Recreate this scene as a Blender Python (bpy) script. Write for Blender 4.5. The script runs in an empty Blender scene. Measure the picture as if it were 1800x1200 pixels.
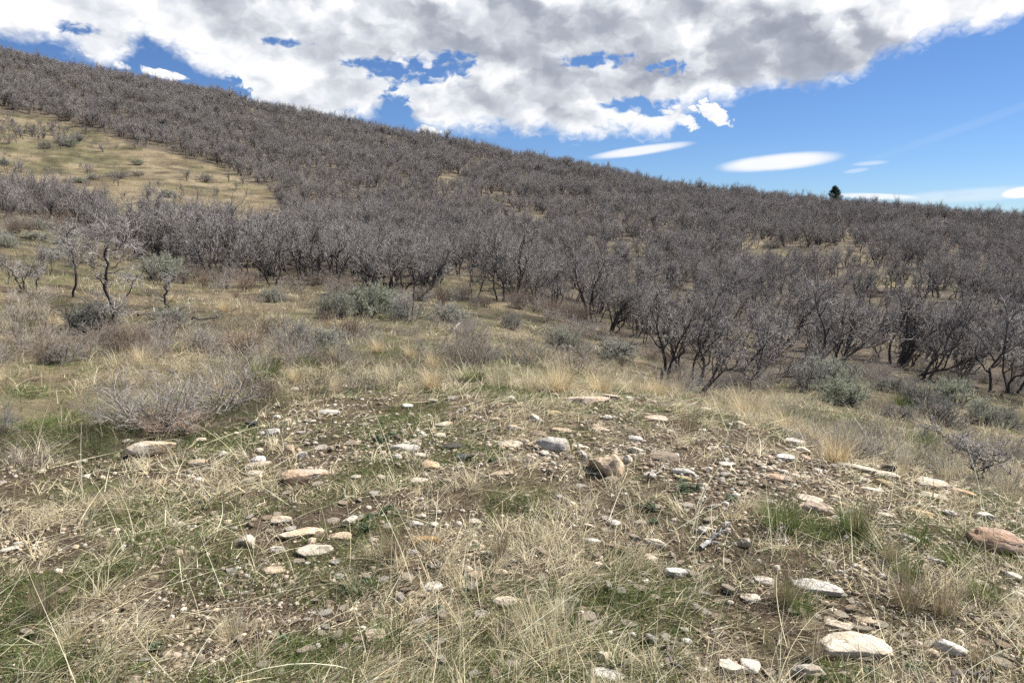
import bpy, math
import numpy as np
from mathutils import Matrix, Euler, Vector

scene = bpy.context.scene
COL = scene.collection
PI = math.pi
RNG = np.random.default_rng(7)

# ------------------------------------------------------------------ camera
FPX, CXP, CYP = 1310.0, 900.0, 600.0          # focal length and centre in the 1800 x 1200 photograph
PITCH = math.radians(8.7)
EYE = np.array([0.0, 0.0, 1.6])
cp, sp = math.cos(PITCH), math.sin(PITCH)
FWD = np.array([0, cp, -sp]); UPV = np.array([0, sp, cp]); RGT = np.array([1.0, 0, 0])

def ray(px, py):
    px = np.asarray(px, float); py = np.asarray(py, float)
    a = (px - CXP) / FPX; b = -(py - CYP) / FPX
    d = FWD + a[..., None] * RGT + b[..., None] * UPV
    return d

cam_d = bpy.data.cameras.new("camera"); cam = bpy.data.objects.new("camera", cam_d); COL.objects.link(cam)
cam.location = EYE; cam.rotation_euler = (PI / 2 - PITCH, 0, 0)
cam_d.sensor_width = 36.0; cam_d.lens = 36.0 * FPX / 1800.0
cam_d.clip_start = 0.05; cam_d.clip_end = 20000
scene.camera = cam

# ------------------------------------------------------------------ numeric noise
def _h2(ix, iy, s):
    n = (ix.astype(np.int64) * 374761393 + iy.astype(np.int64) * 668265263 + s * 974634777) & 0xffffffff
    n = ((n ^ (n >> 13)) * 1274126177) & 0xffffffff
    n = n ^ (n >> 16)
    return (n & 0xffff) / 65535.0

def vnoise(x, y, s=0):
    x = np.asarray(x, float); y = np.asarray(y, float)
    ix = np.floor(x); iy = np.floor(y); fx = x - ix; fy = y - iy
    fx = fx * fx * (3 - 2 * fx); fy = fy * fy * (3 - 2 * fy)
    a = _h2(ix, iy, s); b = _h2(ix + 1, iy, s); c = _h2(ix, iy + 1, s); d = _h2(ix + 1, iy + 1, s)
    return (a * (1 - fx) + b * fx) * (1 - fy) + (c * (1 - fx) + d * fx) * fy

def fbm(x, y, s=0, o=4):
    v = 0; a = 1.0; t = 0
    for k in range(o):
        v = v + a * vnoise(x * 2 ** k, y * 2 ** k, s + k * 17); t += a; a *= .5
    return v / t

def sstep(a, b, x):
    t = np.clip((np.asarray(x, float) - a) / (b - a), 0, 1); return t * t * (3 - 2 * t)

# ------------------------------------------------------------------ terrain: columns of (depth, height line), fitted by eye
TABLE = {   # image column -> [(depth m, image row of the ground there)]
    0:    [(2.6, 1205), (4, 926), (7, 705), (12, 575), (20, 485), (35, 412), (50, 384), (60, 335), (80, 262), (100, 215), (130, 150), (160, 102), (175, 88)],
    300:  [(2.6, 1205), (4, 926), (7, 702), (12, 590), (20, 530), (30, 487), (40, 440), (55, 375), (75, 317), (100, 257), (130, 197), (165, 150), (172, 147)],
    600:  [(2.6, 1205), (4, 926), (7, 693), (12, 602), (20, 540), (30, 495), (45, 440), (65, 385), (90, 330), (120, 275), (155, 224), (165, 216)],
    900:  [(2.6, 1205), (4, 926), (7, 690), (12, 625), (20, 567), (30, 520), (45, 465), (65, 415), (90, 360), (120, 310), (150, 275), (158, 268)],
    1200: [(2.6, 1205), (4, 926), (7, 712), (9, 706), (12, 694), (16, 678), (20, 650), (30, 565), (45, 492), (65, 430), (85, 390), (110, 360), (140, 339)],
    1500: [(2.6, 1205), (4, 932), (5.5, 805), (7, 778), (9, 755), (12, 726), (15, 700), (20, 655), (30, 585), (45, 504), (60, 452), (80, 412), (100, 388), (125, 374)],
    1800: [(2.6, 1222), (4, 952), (5, 885), (7, 850), (9, 818), (12, 783), (15, 750), (20, 698), (30, 618), (45, 536), (60, 484), (80, 436), (100, 406), (122, 391)],
}
LR = np.linspace(math.log(0.5), math.log(3000), 260)
AZC, ZC, RIDGE = [], [], []
for px, rows in sorted(TABLE.items()):
    d = np.array([r[0] for r in rows], float); py = np.array([r[1] for r in rows], float)
    v = ray(np.full(len(rows), px), py)
    P = EYE + v * (d / v[:, 1])[:, None]
    r = np.hypot(P[:, 0], P[:, 1]); z = P[:, 2]
    r = np.concatenate([[0.4, 1.5], r]); z = np.concatenate([[0, 0], z])
    zz = np.interp(LR, np.log(r), z)
    rr = np.exp(LR); over = rr > r[-1]
    zz[over] = z[-1] + .05 * np.minimum(rr[over] - r[-1], 8) - .16 * np.maximum(rr[over] - r[-1] - 8, 0)
    zz = np.maximum(zz, -60)
    AZC.append(math.degrees(math.atan2(P[-1, 0], P[-1, 1]))); ZC.append(zz); RIDGE.append(r[-1])
AZC = np.array(AZC); ZC = np.array(ZC)
rr = np.exp(LR)
left = np.interp(LR, np.log([.4, 3, 8, 20, 60, 150, 200, 3000]), [0, 0, .6, 2.5, 12, 44, 50, -60])
right = np.interp(LR, np.log([.4, 2.5, 8, 20, 60, 150, 3000]), [0, -.05, -1.8, -4.5, -7, -10, -60])
back = np.interp(LR, np.log([.4, 4, 20, 100, 3000]), [0, 0, -.4, -5, -60])
AZA = np.concatenate([[-180, -100, -62], AZC, [62, 100, 180]])
ZA = np.vstack([back, left, ZC[0] * .55 + left * .45, ZC, ZC[-1] * .55 + right * .45, right, back])
AZG = np.linspace(-180, 180, 1441)
from_az = np.empty((len(AZG), len(LR)))
for j in range(len(LR)):
    from_az[:, j] = np.interp(AZG, AZA, ZA[:, j])
def gauss1(a, sig, axis):
    k = np.arange(-int(3 * sig), int(3 * sig) + 1); w = np.exp(-.5 * (k / sig) ** 2); w /= w.sum()
    pad = [(0, 0), (0, 0)]; pad[axis] = (len(k) // 2, len(k) // 2)
    ap = np.pad(a, pad, mode='wrap' if axis == 0 else 'edge')
    return np.apply_along_axis(lambda m: np.convolve(m, w, mode='valid'), axis, ap)
ZG = gauss1(gauss1(from_az, 10, 0), 1.6, 1)
RIDGE_AZ = lambda az: np.interp(az, AZC, RIDGE)

def height(x, y):
    x = np.asarray(x, float); y = np.asarray(y, float)
    r = np.maximum(np.hypot(x, y), .5); az = np.degrees(np.arctan2(x, y))
    fa = (az + 180) / 360 * 1440; fr = (np.log(r) - LR[0]) / (LR[1] - LR[0])
    ia = np.clip(np.floor(fa).astype(int), 0, 1439); ir = np.clip(np.floor(fr).astype(int), 0, len(LR) - 2)
    ta = np.clip(fa - ia, 0, 1); tr = np.clip(fr - ir, 0, 1)
    z = (ZG[ia, ir] * (1 - ta) + ZG[ia + 1, ir] * ta) * (1 - tr) + (ZG[ia, ir + 1] * (1 - ta) + ZG[ia + 1, ir + 1] * ta) * tr
    z = z + (fbm(x * 1.1, y * 1.1, 3, 4) - .5) * .10 * sstep(.5, 2, r)
    z = z + (fbm(x * 5, y * 5, 9, 3) - .5) * .05 + (fbm(x * 16, y * 16, 10, 2) - .5) * .018 * (r < 9)
    z = z + (fbm(x * .16, y * .16, 5, 3) - .5) * 1.0 * sstep(18, 50, r)
    z = z + (fbm(x * .035, y * .035, 6, 2) - .5) * 1.4 * sstep(50, 110, r)
    return z

MR = np.exp(np.linspace(math.log(1.2), math.log(260), 900))
def ground_at(px, py):
    """the point of the terrain that the photograph shows at this pixel"""
    px = np.atleast_1d(np.asarray(px, float)); py = np.atleast_1d(np.asarray(py, float))
    v = ray(px, py); k = 1 / np.hypot(v[:, 0], v[:, 1])
    X = v[:, 0:1] * k[:, None] * MR; Y = v[:, 1:2] * k[:, None] * MR; Z = EYE[2] + v[:, 2:3] * k[:, None] * MR
    H = height(X, Y); below = Z < H
    i = np.where(below.any(1), below.argmax(1), len(MR) - 1); i = np.maximum(i, 1); n = np.arange(len(px))
    a0 = Z[n, i - 1] - H[n, i - 1]; a1 = Z[n, i] - H[n, i]; t = np.clip(a0 / np.where(a0 - a1 == 0, 1, a0 - a1), 0, 1)
    x = X[n, i - 1] * (1 - t) + X[n, i] * t; y = Y[n, i - 1] * (1 - t) + Y[n, i] * t
    return np.stack([x, y, height(x, y)], 1)
def mpp(g):
    """metres that one pixel of the photograph spans at this point"""
    return float((np.asarray(g) - EYE) @ FWD) / FPX
def to_px(P):
    q = np.asarray(P, float) - EYE
    f = q @ FWD; f = np.where(np.abs(f) < 1e-6, 1e-6, f)
    return CXP + FPX * (q @ RGT) / f, CYP - FPX * (q @ UPV) / f, f

# ------------------------------------------------------------------ mesh helpers
class MB:
    def __init__(s): s.v = []; s.f = []; s.c = []; s.n = 0
    def add(s, verts, faces, col=None):
        verts = np.asarray(verts, np.float32).reshape(-1, 3); faces = np.asarray(faces, np.int64)
        s.v.append(verts); s.f.append(faces + s.n); s.n += len(verts)
        if col is None: col = np.ones((len(verts), 3), np.float32)
        s.c.append(np.asarray(col, np.float32).reshape(-1, 3))
    def mesh(s, name, smooth=True):
        me = bpy.data.meshes.new(name)
        V = np.concatenate(s.v); C = np.concatenate(s.c)
        F = [np.asarray(f) for f in s.f]
        flat = np.concatenate([f.ravel() for f in F]); cnt = np.concatenate([np.full(len(f), f.shape[1]) for f in F])
        me.vertices.add(len(V)); me.vertices.foreach_set("co", V.ravel())
        me.loops.add(len(flat)); me.loops.foreach_set("vertex_index", flat.astype(np.int32))
        me.polygons.add(len(cnt)); st = np.concatenate([[0], np.cumsum(cnt)[:-1]])
        me.polygons.foreach_set("loop_start", st.astype(np.int32))
        me.update(calc_edges=True)
        if smooth: me.polygons.foreach_set("use_smooth", np.ones(len(cnt), bool))
        a = me.attributes.new("Col", 'FLOAT_COLOR', 'POINT')
        a.data.foreach_set("color", np.concatenate([C, np.ones((len(C), 1), np.float32)], 1).ravel())
        return me

def link(name, me, mat, parent=None):
    o = bpy.data.objects.new(name, me); COL.objects.link(o)
    if mat is not None and me is not None and not me.materials: me.materials.append(mat)
    if parent is not None: o.parent = parent
    return o
def tag(o, label=None, cat=None, group=None, kind=None):
    if label: o["label"] = label
    if cat: o["category"] = cat
    if group: o["group"] = group
    if kind: o["kind"] = kind
    return o
def empty(name):
    o = bpy.data.objects.new(name, None); COL.objects.link(o); o.empty_display_size = .2; return o
def copy_tree(o, parent=None):
    c = o.copy(); COL.objects.link(c)
    if parent is not None: c.parent = parent
    for ch in o.children: copy_tree(ch, c)
    return c
def nrm(v): return v / np.maximum(np.linalg.norm(v, axis=-1, keepdims=True), 1e-9)

def tubes(mb, P, R, sides, col):
    """P (M,N,3) polylines with radii R (M,N)"""
    M, N, _ = P.shape
    T = nrm(np.gradient(P, axis=1))
    ref = np.where(np.abs(nrm(P[:, -1] - P[:, 0])[:, 2:3]) > .8, np.array([[1., .13, 0]]), np.array([[0, .1, 1.]]))[:, None]
    U = nrm(np.cross(T, np.broadcast_to(ref, T.shape))); W = np.cross(T, U)
    a = np.arange(sides) * 2 * PI / sides
    V = P[:, :, None] + R[:, :, None, None] * (np.cos(a)[:, None] * U[:, :, None] + np.sin(a)[:, None] * W[:, :, None])
    b = (np.arange(M)[:, None, None] * N + np.arange(N - 1)[None, :, None]) * sides
    k = np.arange(sides)[None, None]; k2 = (k + 1) % sides
    F = np.stack([b + k, b + k2, b + sides + k2, b + sides + k], -1).reshape(-1, 4)
    C = np.broadcast_to(np.asarray(col, float).reshape(-1, 1, 1, 3), (M, N, sides, 3))
    mb.add(V.reshape(-1, 3), F, C.reshape(-1, 3))

def grow(p, d, L, N, wig, up, rng):
    p = np.array(p, float); d = nrm(np.array(d, float)); out = [p]
    for _ in range(N - 1):
        d = nrm(d + wig * rng.normal(size=d.shape) + up * np.array([0, 0, 1.]))
        p = p + d * (L / (N - 1))[:, None]; out.append(p)
    return np.stack(out, 1)

def spawn(P, R, n, t0, t1, a0, a1, rng, jit=.5):
    """n starts per polyline between the fractions t0 and t1, turned away by a0..a1 degrees"""
    M, N, _ = P.shape
    t = t0 + (t1 - t0) * (np.arange(n)[None] + .5 + jit * (rng.random((M, n)) - .5) * 2) / n
    t = np.clip(t, 0, .999); f = t * (N - 1); i = np.floor(f).astype(int); w = (f - i)[..., None]; m = np.arange(M)[:, None]
    S = P[m, i] * (1 - w) + P[m, i + 1] * w
    T = nrm(P[m, i + 1] - P[m, i])
    r = R[m, i] * (1 - w[..., 0]) + R[m, i + 1] * w[..., 0]
    q = nrm(np.cross(T, rng.normal(size=T.shape)))
    a = np.radians(a0 + (a1 - a0) * rng.random((M, n)))[..., None]
    D = np.cos(a) * T + np.sin(a) * q
    return S.reshape(-1, 3), D.reshape(-1, 3), r.reshape(-1), t.reshape(-1)

def taper(r0, r1, N): return r0[:, None] * (1 - np.linspace(0, 1, N)) + np.asarray(r1).reshape(-1, 1) * np.linspace(0, 1, N)

# ------------------------------------------------------------------ node helpers
def new_mat(name):
    m = bpy.data.materials.new(name); m.use_nodes = True; nt = m.node_tree; nt.nodes.clear(); return m, NT(nt)
class NT:
    def __init__(s, nt): s.nt = nt
    def n(s, t, ins=None, **kw):
        nd = s.nt.nodes.new(t)
        for k, v in kw.items(): setattr(nd, k, v)
        if ins:
            for k, v in ins.items():
                sock = nd.inputs[k]
                if isinstance(v, bpy.types.NodeSocket): s.nt.links.new(v, sock)
                elif isinstance(v, bpy.types.Node): s.nt.links.new(v.outputs[0], sock)
                else: sock.default_value = v
        return nd
    def math(s, op, a, b=0.0, clamp=False):
        nd = s.n('ShaderNodeMath', {0: a, 1: b}, operation=op); nd.use_clamp = clamp; return nd.outputs[0]
    def vmath(s, op, a, b=(0, 0, 0)):
        nd = s.n('ShaderNodeVectorMath', {0: a, 1: b}, operation=op)
        return nd.outputs[1] if op in ('DOT_PRODUCT', 'LENGTH') else nd.outputs[0]
    def mix(s, f, a, b, mode='MIX'):
        nd = s.n('ShaderNodeMix', {0: f, 6: a, 7: b}, data_type='RGBA', blend_type=mode); return nd.outputs[2]
    def ramp(s, f, stops, interp='LINEAR'):
        nd = s.n('ShaderNodeValToRGB', {0: f}); cr = nd.color_ramp; cr.interpolation = interp
        while len(cr.elements) < len(stops): cr.elements.new(.5)
        for e, (p, c) in zip(cr.elements, stops):
            e.position = p; e.color = (c, c, c, 1) if np.isscalar(c) else (*c, 1)
        return nd.outputs[0]
    def map(s, x, a, b, c=0.0, d=1.0, smooth=False):
        nd = s.n('ShaderNodeMapRange', {0: x, 1: a, 2: b, 3: c, 4: d}); nd.interpolation_type = 'SMOOTHSTEP' if smooth else 'LINEAR'; nd.clamp = True
        return nd.outputs[0]
    def noise(s, vec, scale, detail=4.0, rough=.55, dist=0.0):
        return s.n('ShaderNodeTexNoise', {'Vector': vec, 'Scale': scale, 'Detail': detail, 'Roughness': rough, 'Distortion': dist}).outputs[0]

def bsdf_out(N, col, rough=.9, bump=None, bump_s=.3, bump_d=.01, trans=0.0):
    ins = {'Base Color': col, 'Roughness': rough, 'Specular IOR Level': .2}
    if bump is not None:
        ins['Normal'] = N.n('ShaderNodeBump', {'Height': bump, 'Strength': bump_s, 'Distance': bump_d}).outputs[0]
    b = N.n('ShaderNodeBsdfPrincipled', ins)
    sh = b.outputs[0]
    if trans:
        t = N.n('ShaderNodeBsdfTranslucent', {'Color': col})
        sh = N.n('ShaderNodeMixShader', {0: trans, 1: sh, 2: t.outputs[0]}).outputs[0]
    N.n('ShaderNodeOutputMaterial', {'Surface': sh})

# materials -------------------------------------------------
def mat_attr(name, rough=.9, trans=0.0, vary=.25, bumpscale=0):
    """colour from the mesh's own point colours, a little different on every object"""
    m, N = new_mat(name)
    c = N.n('ShaderNodeAttribute', attribute_name='Col').outputs[0]
    rnd = N.n('ShaderNodeObjectInfo').outputs['Random']
    f = N.map(rnd, 0, 1, 1 - vary, 1 + vary)
    col = N.vmath('MULTIPLY', c, N.n('ShaderNodeCombineXYZ', {0: f, 1: f, 2: f}).outputs[0])
    bump = None
    if bumpscale:
        g = N.n('ShaderNodeTexCoord').outputs['Object']
        nz = N.noise(g, bumpscale, 4)
        v = N.map(nz, .3, .7, .55, 1.35)
        col = N.vmath('MULTIPLY', col, N.n('ShaderNodeCombineXYZ', {0: v, 1: v, 2: v}).outputs[0]); bump = nz
    bsdf_out(N, col, rough, bump, .6, .02, trans)
    return m
M_BARK = mat_attr('bark', .95, 0, .25, 22)
M_TWIG = mat_attr('twig', .8, 0, .22)
M_LEAF = mat_attr('sage_leaf', .8, .25, .2)
M_GRASS = mat_attr('grass_blade', .7, .35, 0)
M_HERB = mat_attr('herb_leaf', .6, .3, .15)
M_CONIFER = mat_attr('conifer_needle', .8, .1, .1)

def mat_rock():
    m, N = new_mat('stone')
    tc = N.n('ShaderNodeTexCoord').outputs['Object']
    oi = N.n('ShaderNodeObjectInfo')
    off = N.n('ShaderNodeCombineXYZ', {0: N.math('MULTIPLY', oi.outputs['Random'], 31.0), 1: N.math('MULTIPLY', oi.outputs['Random'], 17.0), 2: 0.0}).outputs[0]
    p = N.vmath('ADD', tc, off)
    base = oi.outputs['Color']
    n1 = N.noise(p, 9, 5, .6); n2 = N.noise(p, 55, 5, .65); n3 = N.noise(p, 16, 3, .5, 1.0)
    band = N.n('ShaderNodeTexWave', {'Vector': p, 'Scale': 7.0, 'Distortion': 7.0, 'Detail': 3.0, 'Detail Scale': 1.5}, bands_direction='Z').outputs[1]
    f = N.math('MULTIPLY', N.map(n1, .3, .7, .62, 1.16), N.math('MULTIPLY', N.map(n2, .3, .7, .70, 1.14), N.map(band, 0, 1, .9, 1.05)))
    col = N.vmath('MULTIPLY', base, N.n('ShaderNodeCombineXYZ', {0: f, 1: f, 2: f}).outputs[0])
    warm = N.map(N.noise(p, 5, 3), .48, .66, 0, .55, True)
    col = N.mix(warm, col, N.vmath('MULTIPLY', col, (1.1, .86, .62)))
    lich = N.map(n3, .575, .66, 0, .6, True)
    col = N.mix(lich, col, (.10, .095, .08, 1))
    dust = N.map(N.n('ShaderNodeSeparateXYZ', {0: N.n('ShaderNodeTexCoord').outputs['Generated']}).outputs[2], .28, .62, .6, 0, True)
    col = N.mix(N.math('MULTIPLY', dust, N.map(n1, .35, .6, .3, 1)), col, (.16, .115, .075, 1))
    h = N.math('ADD', n1, N.math('MULTIPLY', n2, .4))
    bsdf_out(N, col, .88, h, 1.0, .03)
    return m
M_ROCK = mat_rock()

def mat_ground():
    m, N = new_mat('hillside_ground')
    pos = N.n('ShaderNodeNewGeometry').outputs['Position']
    c = N.n('ShaderNodeAttribute', attribute_name='Col').outputs[0]
    n1 = N.noise(pos, 3.0, 6, .65); n2 = N.noise(pos, 22, 5, .7); n3 = N.noise(pos, 90, 4, .7); n4 = N.noise(pos, .55, 4, .6)
    f = N.math('MULTIPLY', N.map(n1, .3, .7, .7, 1.3), N.math('MULTIPLY', N.map(n2, .3, .7, .6, 1.35), N.map(n3, .3, .7, .6, 1.4)))
    f = N.math('MULTIPLY', f, N.map(n4, .3, .7, .8, 1.2))
    col = N.vmath('MULTIPLY', c, N.n('ShaderNodeCombineXYZ', {0: f, 1: f, 2: f}).outputs[0])
    vor = N.n('ShaderNodeTexVoronoi', {'Vector': pos, 'Scale': 48.0, 'Randomness': 1.0})
    chip = N.math('MULTIPLY', N.map(vor.outputs['Distance'], .22, .3, 1, 0), N.map(N.n('ShaderNodeSeparateColor', {0: vor.outputs['Color']}).outputs[0], .55, .6, 0, 1))
    col = N.mix(N.math('MULTIPLY', chip, .8), col, (.30, .25, .18, 1))
    h = N.math('ADD', N.math('ADD', N.math('MULTIPLY', n2, 1.0), N.math('MULTIPLY', n3, .5)), N.math('MULTIPLY', chip, .35))
    bsdf_out(N, col, .95, h, .9, .03)
    return m
M_GROUND = mat_ground()

# ------------------------------------------------------------------ zones of the hillside
def poly_y(pts, x): p = np.array(pts, float); return np.interp(x, p[:, 0], p[:, 1])
FRONT = [(-700, 375), (-100, 385), (0, 388), (120, 394), (200, 440), (270, 462), (330, 480), (450, 497), (560, 498), (700, 512), (850, 528), (950, 535), (1000, 560), (1100, 590), (1150, 655), (1200, 680), (1300, 688), (1400, 668), (1500, 664), (1600, 668), (1700, 680), (1800, 695), (2500, 720)]
BACK = [(-700, 330), (0, 340), (120, 350), (200, 380), (350, 414), (470, 425), (530, 400), (531, -999), (3000, -999)]
MEAD = [(-700, 90), (0, 196), (100, 213), (200, 243), (300, 273), (400, 303), (470, 333), (530, 410), (531, 2000), (3000, 2000)]
GAPS = [(830, 503, 55, 20), (790, 318, 26, 9), (870, 352, 40, 8), (1090, 440, 90, 13), (930, 385, 40, 10), (1420, 452, 110, 16), (1575, 490, 70, 16), (1330, 592, 45, 14), (1180, 530, 30, 10), (1700, 470, 60, 9), (1300, 430, 60, 8), (640, 345, 40, 7), (1450, 415, 60, 7), (1120, 395, 40, 7), (700, 470, 30, 9), (1640, 560, 40, 10), (1480, 560, 40, 9)]

def clumps(x, y, cell=7.5, s=301):
    """distance to the nearest thicket centre and to the second nearest, in cells"""
    gx, gy = x / cell, y / cell; ix, iy = np.floor(gx), np.floor(gy); d1 = np.full(np.shape(x), 9.); d2 = d1.copy()
    for a in (-1, 0, 1):
        for c in (-1, 0, 1):
            qx, qy = ix + a, iy + c; d = np.hypot(qx + .15 + .7 * _h2(qx, qy, s) - gx, qy + .15 + .7 * _h2(qx, qy, s + 3) - gy)
            n = d < d1; d2 = np.where(n, d1, np.minimum(d2, d)); d1 = np.where(n, d, d1)
    return d1, d2

def forest_mask(x, y):
    z = height(x, y); px, py, f = to_px(np.stack([x, y, z], 1))
    az = np.degrees(np.arctan2(x, y)); r = np.hypot(x, y)
    wob = (fbm(x * .09, y * .09, 71, 4) - .5) * 80
    inside = (py < poly_y(FRONT, px) + wob * .12) & (f > 5)
    inside &= ~((py < poly_y(BACK, px) + wob * .3) & (py > poly_y(MEAD, px) + wob * .25) & (px < 531))
    dens = np.where(inside, 1.0, 0.0)
    for gx, gy, ga, gb in GAPS:
        q = ((px - gx) / ga) ** 2 + ((py - gy) / gb) ** 2
        dens = dens * sstep(.6, 1.3, q + (fbm(x * .2, y * .2, 77, 2) - .5) * .8)
    dens = dens * (r < RIDGE_AZ(az) + 22)
    return dens, px, py

def blobs(x, y, lst):
    v = np.zeros_like(x)
    for cx, cy, s in lst: v = np.maximum(v, np.exp(-((x - cx) ** 2 + (y - cy) ** 2) / (2 * s * s)))
    return v
def blob_list(items):
    out = []
    for px, py, wpx in items:
        g = ground_at(px, py)[0]; out.append((g[0], g[1], wpx * mpp(g)))
    return out
GREEN = blob_list([(110, 1010, 70), (50, 1090, 60), (60, 745, 60), (20, 690, 50), (130, 770, 60), (220, 905, 60), (380, 790, 60), (540, 770, 40), (620, 840, 60), (630, 740, 60), (780, 620, 60), (700, 620, 70), (600, 590, 60), (100, 640, 50),
    (910, 860, 60), (1400, 920, 55), (1480, 930, 50), (1450, 1170, 60), (640, 1110, 50), (560, 1130, 50), (1120, 1050, 70), (300, 1120, 50), (940, 1060, 40), (660, 690, 60), (900, 690, 60), (850, 800, 40), (700, 910, 50), (1540, 960, 40), (850, 920, 30), (1030, 1150, 45), (130, 860, 60), (1340, 1130, 40)])
BARE = blob_list([(1150, 930, 70), (1250, 980, 80), (1600, 950, 60), (1350, 1000, 60), (1500, 1020, 60), (880, 980, 60), (1200, 1120, 70), (700, 790, 70), (900, 790, 60), (300, 1160, 50), (480, 1010, 50), (1560, 1080, 60), (1650, 1100, 60), (1130, 800, 50), (1330, 820, 60), (580, 890, 60), (1700, 1020, 60), (1070, 740, 40), (1240, 850, 50)])
STRAW = blob_list([(350, 860, 90), (620, 860, 60), (1010, 980, 70), (150, 1130, 90), (850, 1040, 50), (930, 720, 80), (760, 690, 60), (1500, 800, 50), (1450, 770, 60), (1320, 700, 50), (60, 630, 60), (30, 590, 60), (250, 630, 40), (1700, 1060, 70), (720, 1010, 50), (980, 1150, 60), (1000, 690, 60), (120, 900, 60), (700, 1150, 60)])

def on_knoll(x, y):
    px, py, f = to_px(np.stack([x, y, height(x, y)], 1))
    e = np.interp(px, [-400, 200, 420, 500, 700, 1000, 1200, 1350, 1500, 1650, 1800, 2200], [800, 800, 745, 700, 668, 664, 690, 730, 785, 830, 880, 1000])
    return np.where(f > .3, sstep(e - 12, e + 25, py), 1.0)

# ------------------------------------------------------------------ the ground sheet
def build_ground():
    az = np.concatenate([np.arange(-180, -60, 4.0), np.arange(-60, -42, 1.0), np.arange(-42, 42, .3), np.arange(42, 60, 1.0), np.arange(60, 180, 4.0)])
    r = np.concatenate([[.02, .2, .5, .9], np.exp(np.linspace(math.log(1.3), math.log(200), 470)), [230, 280, 360, 500, 800, 1300, 2000, 3000]])
    A, Rr = np.meshgrid(np.radians(az), r, indexing='ij')
    x = (np.sin(A) * Rr).ravel(); y = (np.cos(A) * Rr).ravel(); z = height(x, y)
    na, nr = len(az), len(r); i = np.arange(na)[:, None]; j = np.arange(nr - 1)[None]; i2 = (i + 1) % na
    F = np.stack([i * nr + j, i * nr + j + 1, i2 * nr + j + 1, i2 * nr + j], -1).reshape(-1, 4)
    dens, px, py = forest_mask(x, y)
    rad = np.hypot(x, y); kn = on_knoll(x, y)
    soil = np.array([.092, .064, .042]); straw = np.array([.19, .152, .094]); olive = np.array([.110, .098, .05]); litter = np.array([.105, .085, .064]); green = np.array([.085, .11, .03])
    a = fbm(x * .35, y * .35, 21, 4)[:, None]; b = fbm(x * .09, y * .09, 23, 4)[:, None]
    far = straw * (1 - sstep(.38, .62, a)) + olive * sstep(.38, .62, a)
    mot = fbm(x * .7, y * .7, 27, 4)[:, None]; far = far * (.55 + .75 * sstep(.34, .62, mot))
    far = far * (1 - .35 * sstep(.45, .65, b)) + np.array([.22, .165, .10]) * .35 * sstep(.45, .65, b)
    far = far * (1 - .75 * dens[:, None]) + litter * .75 * dens[:, None]
    far = far * (.85 + .15 * sstep(30, 60, rad))[:, None]
    near = np.broadcast_to(soil, far.shape)
    near = near * (1 - .3 * a) + straw * .3 * a
    c = near * kn[:, None] + far * (1 - kn[:, None])
    pt = fbm(x * .8, y * .8, 201, 3)[:, None]; c = c * (1 - (1 - kn[:, None]) * .45 * sstep(.48, .62, pt) * (rad < 45)[:, None])
    g = (blobs(x, y, GREEN) * (rad < 16))[:, None] * .35
    c = c * (1 - g) + green * g
    mb = MB(); mb.add(np.stack([x, y, z], 1), F, c)
    return tag(link('hillside_ground', mb.mesh('hillside_ground'), M_GROUND), kind='structure')
build_ground()
# ------------------------------------------------------------------ bare oaks
def twig_cols(n, rng, base, spread=.25, pale=.12, palec=(.34, .32, .30)):
    k = 1 + spread * rng.normal(size=(n, 1)); c = np.array(base) * np.clip(k, .4, 1.8)
    m = rng.random((n, 1)) < pale
    return np.where(m, np.array(palec) * (1 + .15 * rng.normal(size=(n, 1))), c)
BARK = (.078, .066, .060); TWIG = (.43, .392, .365)

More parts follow.
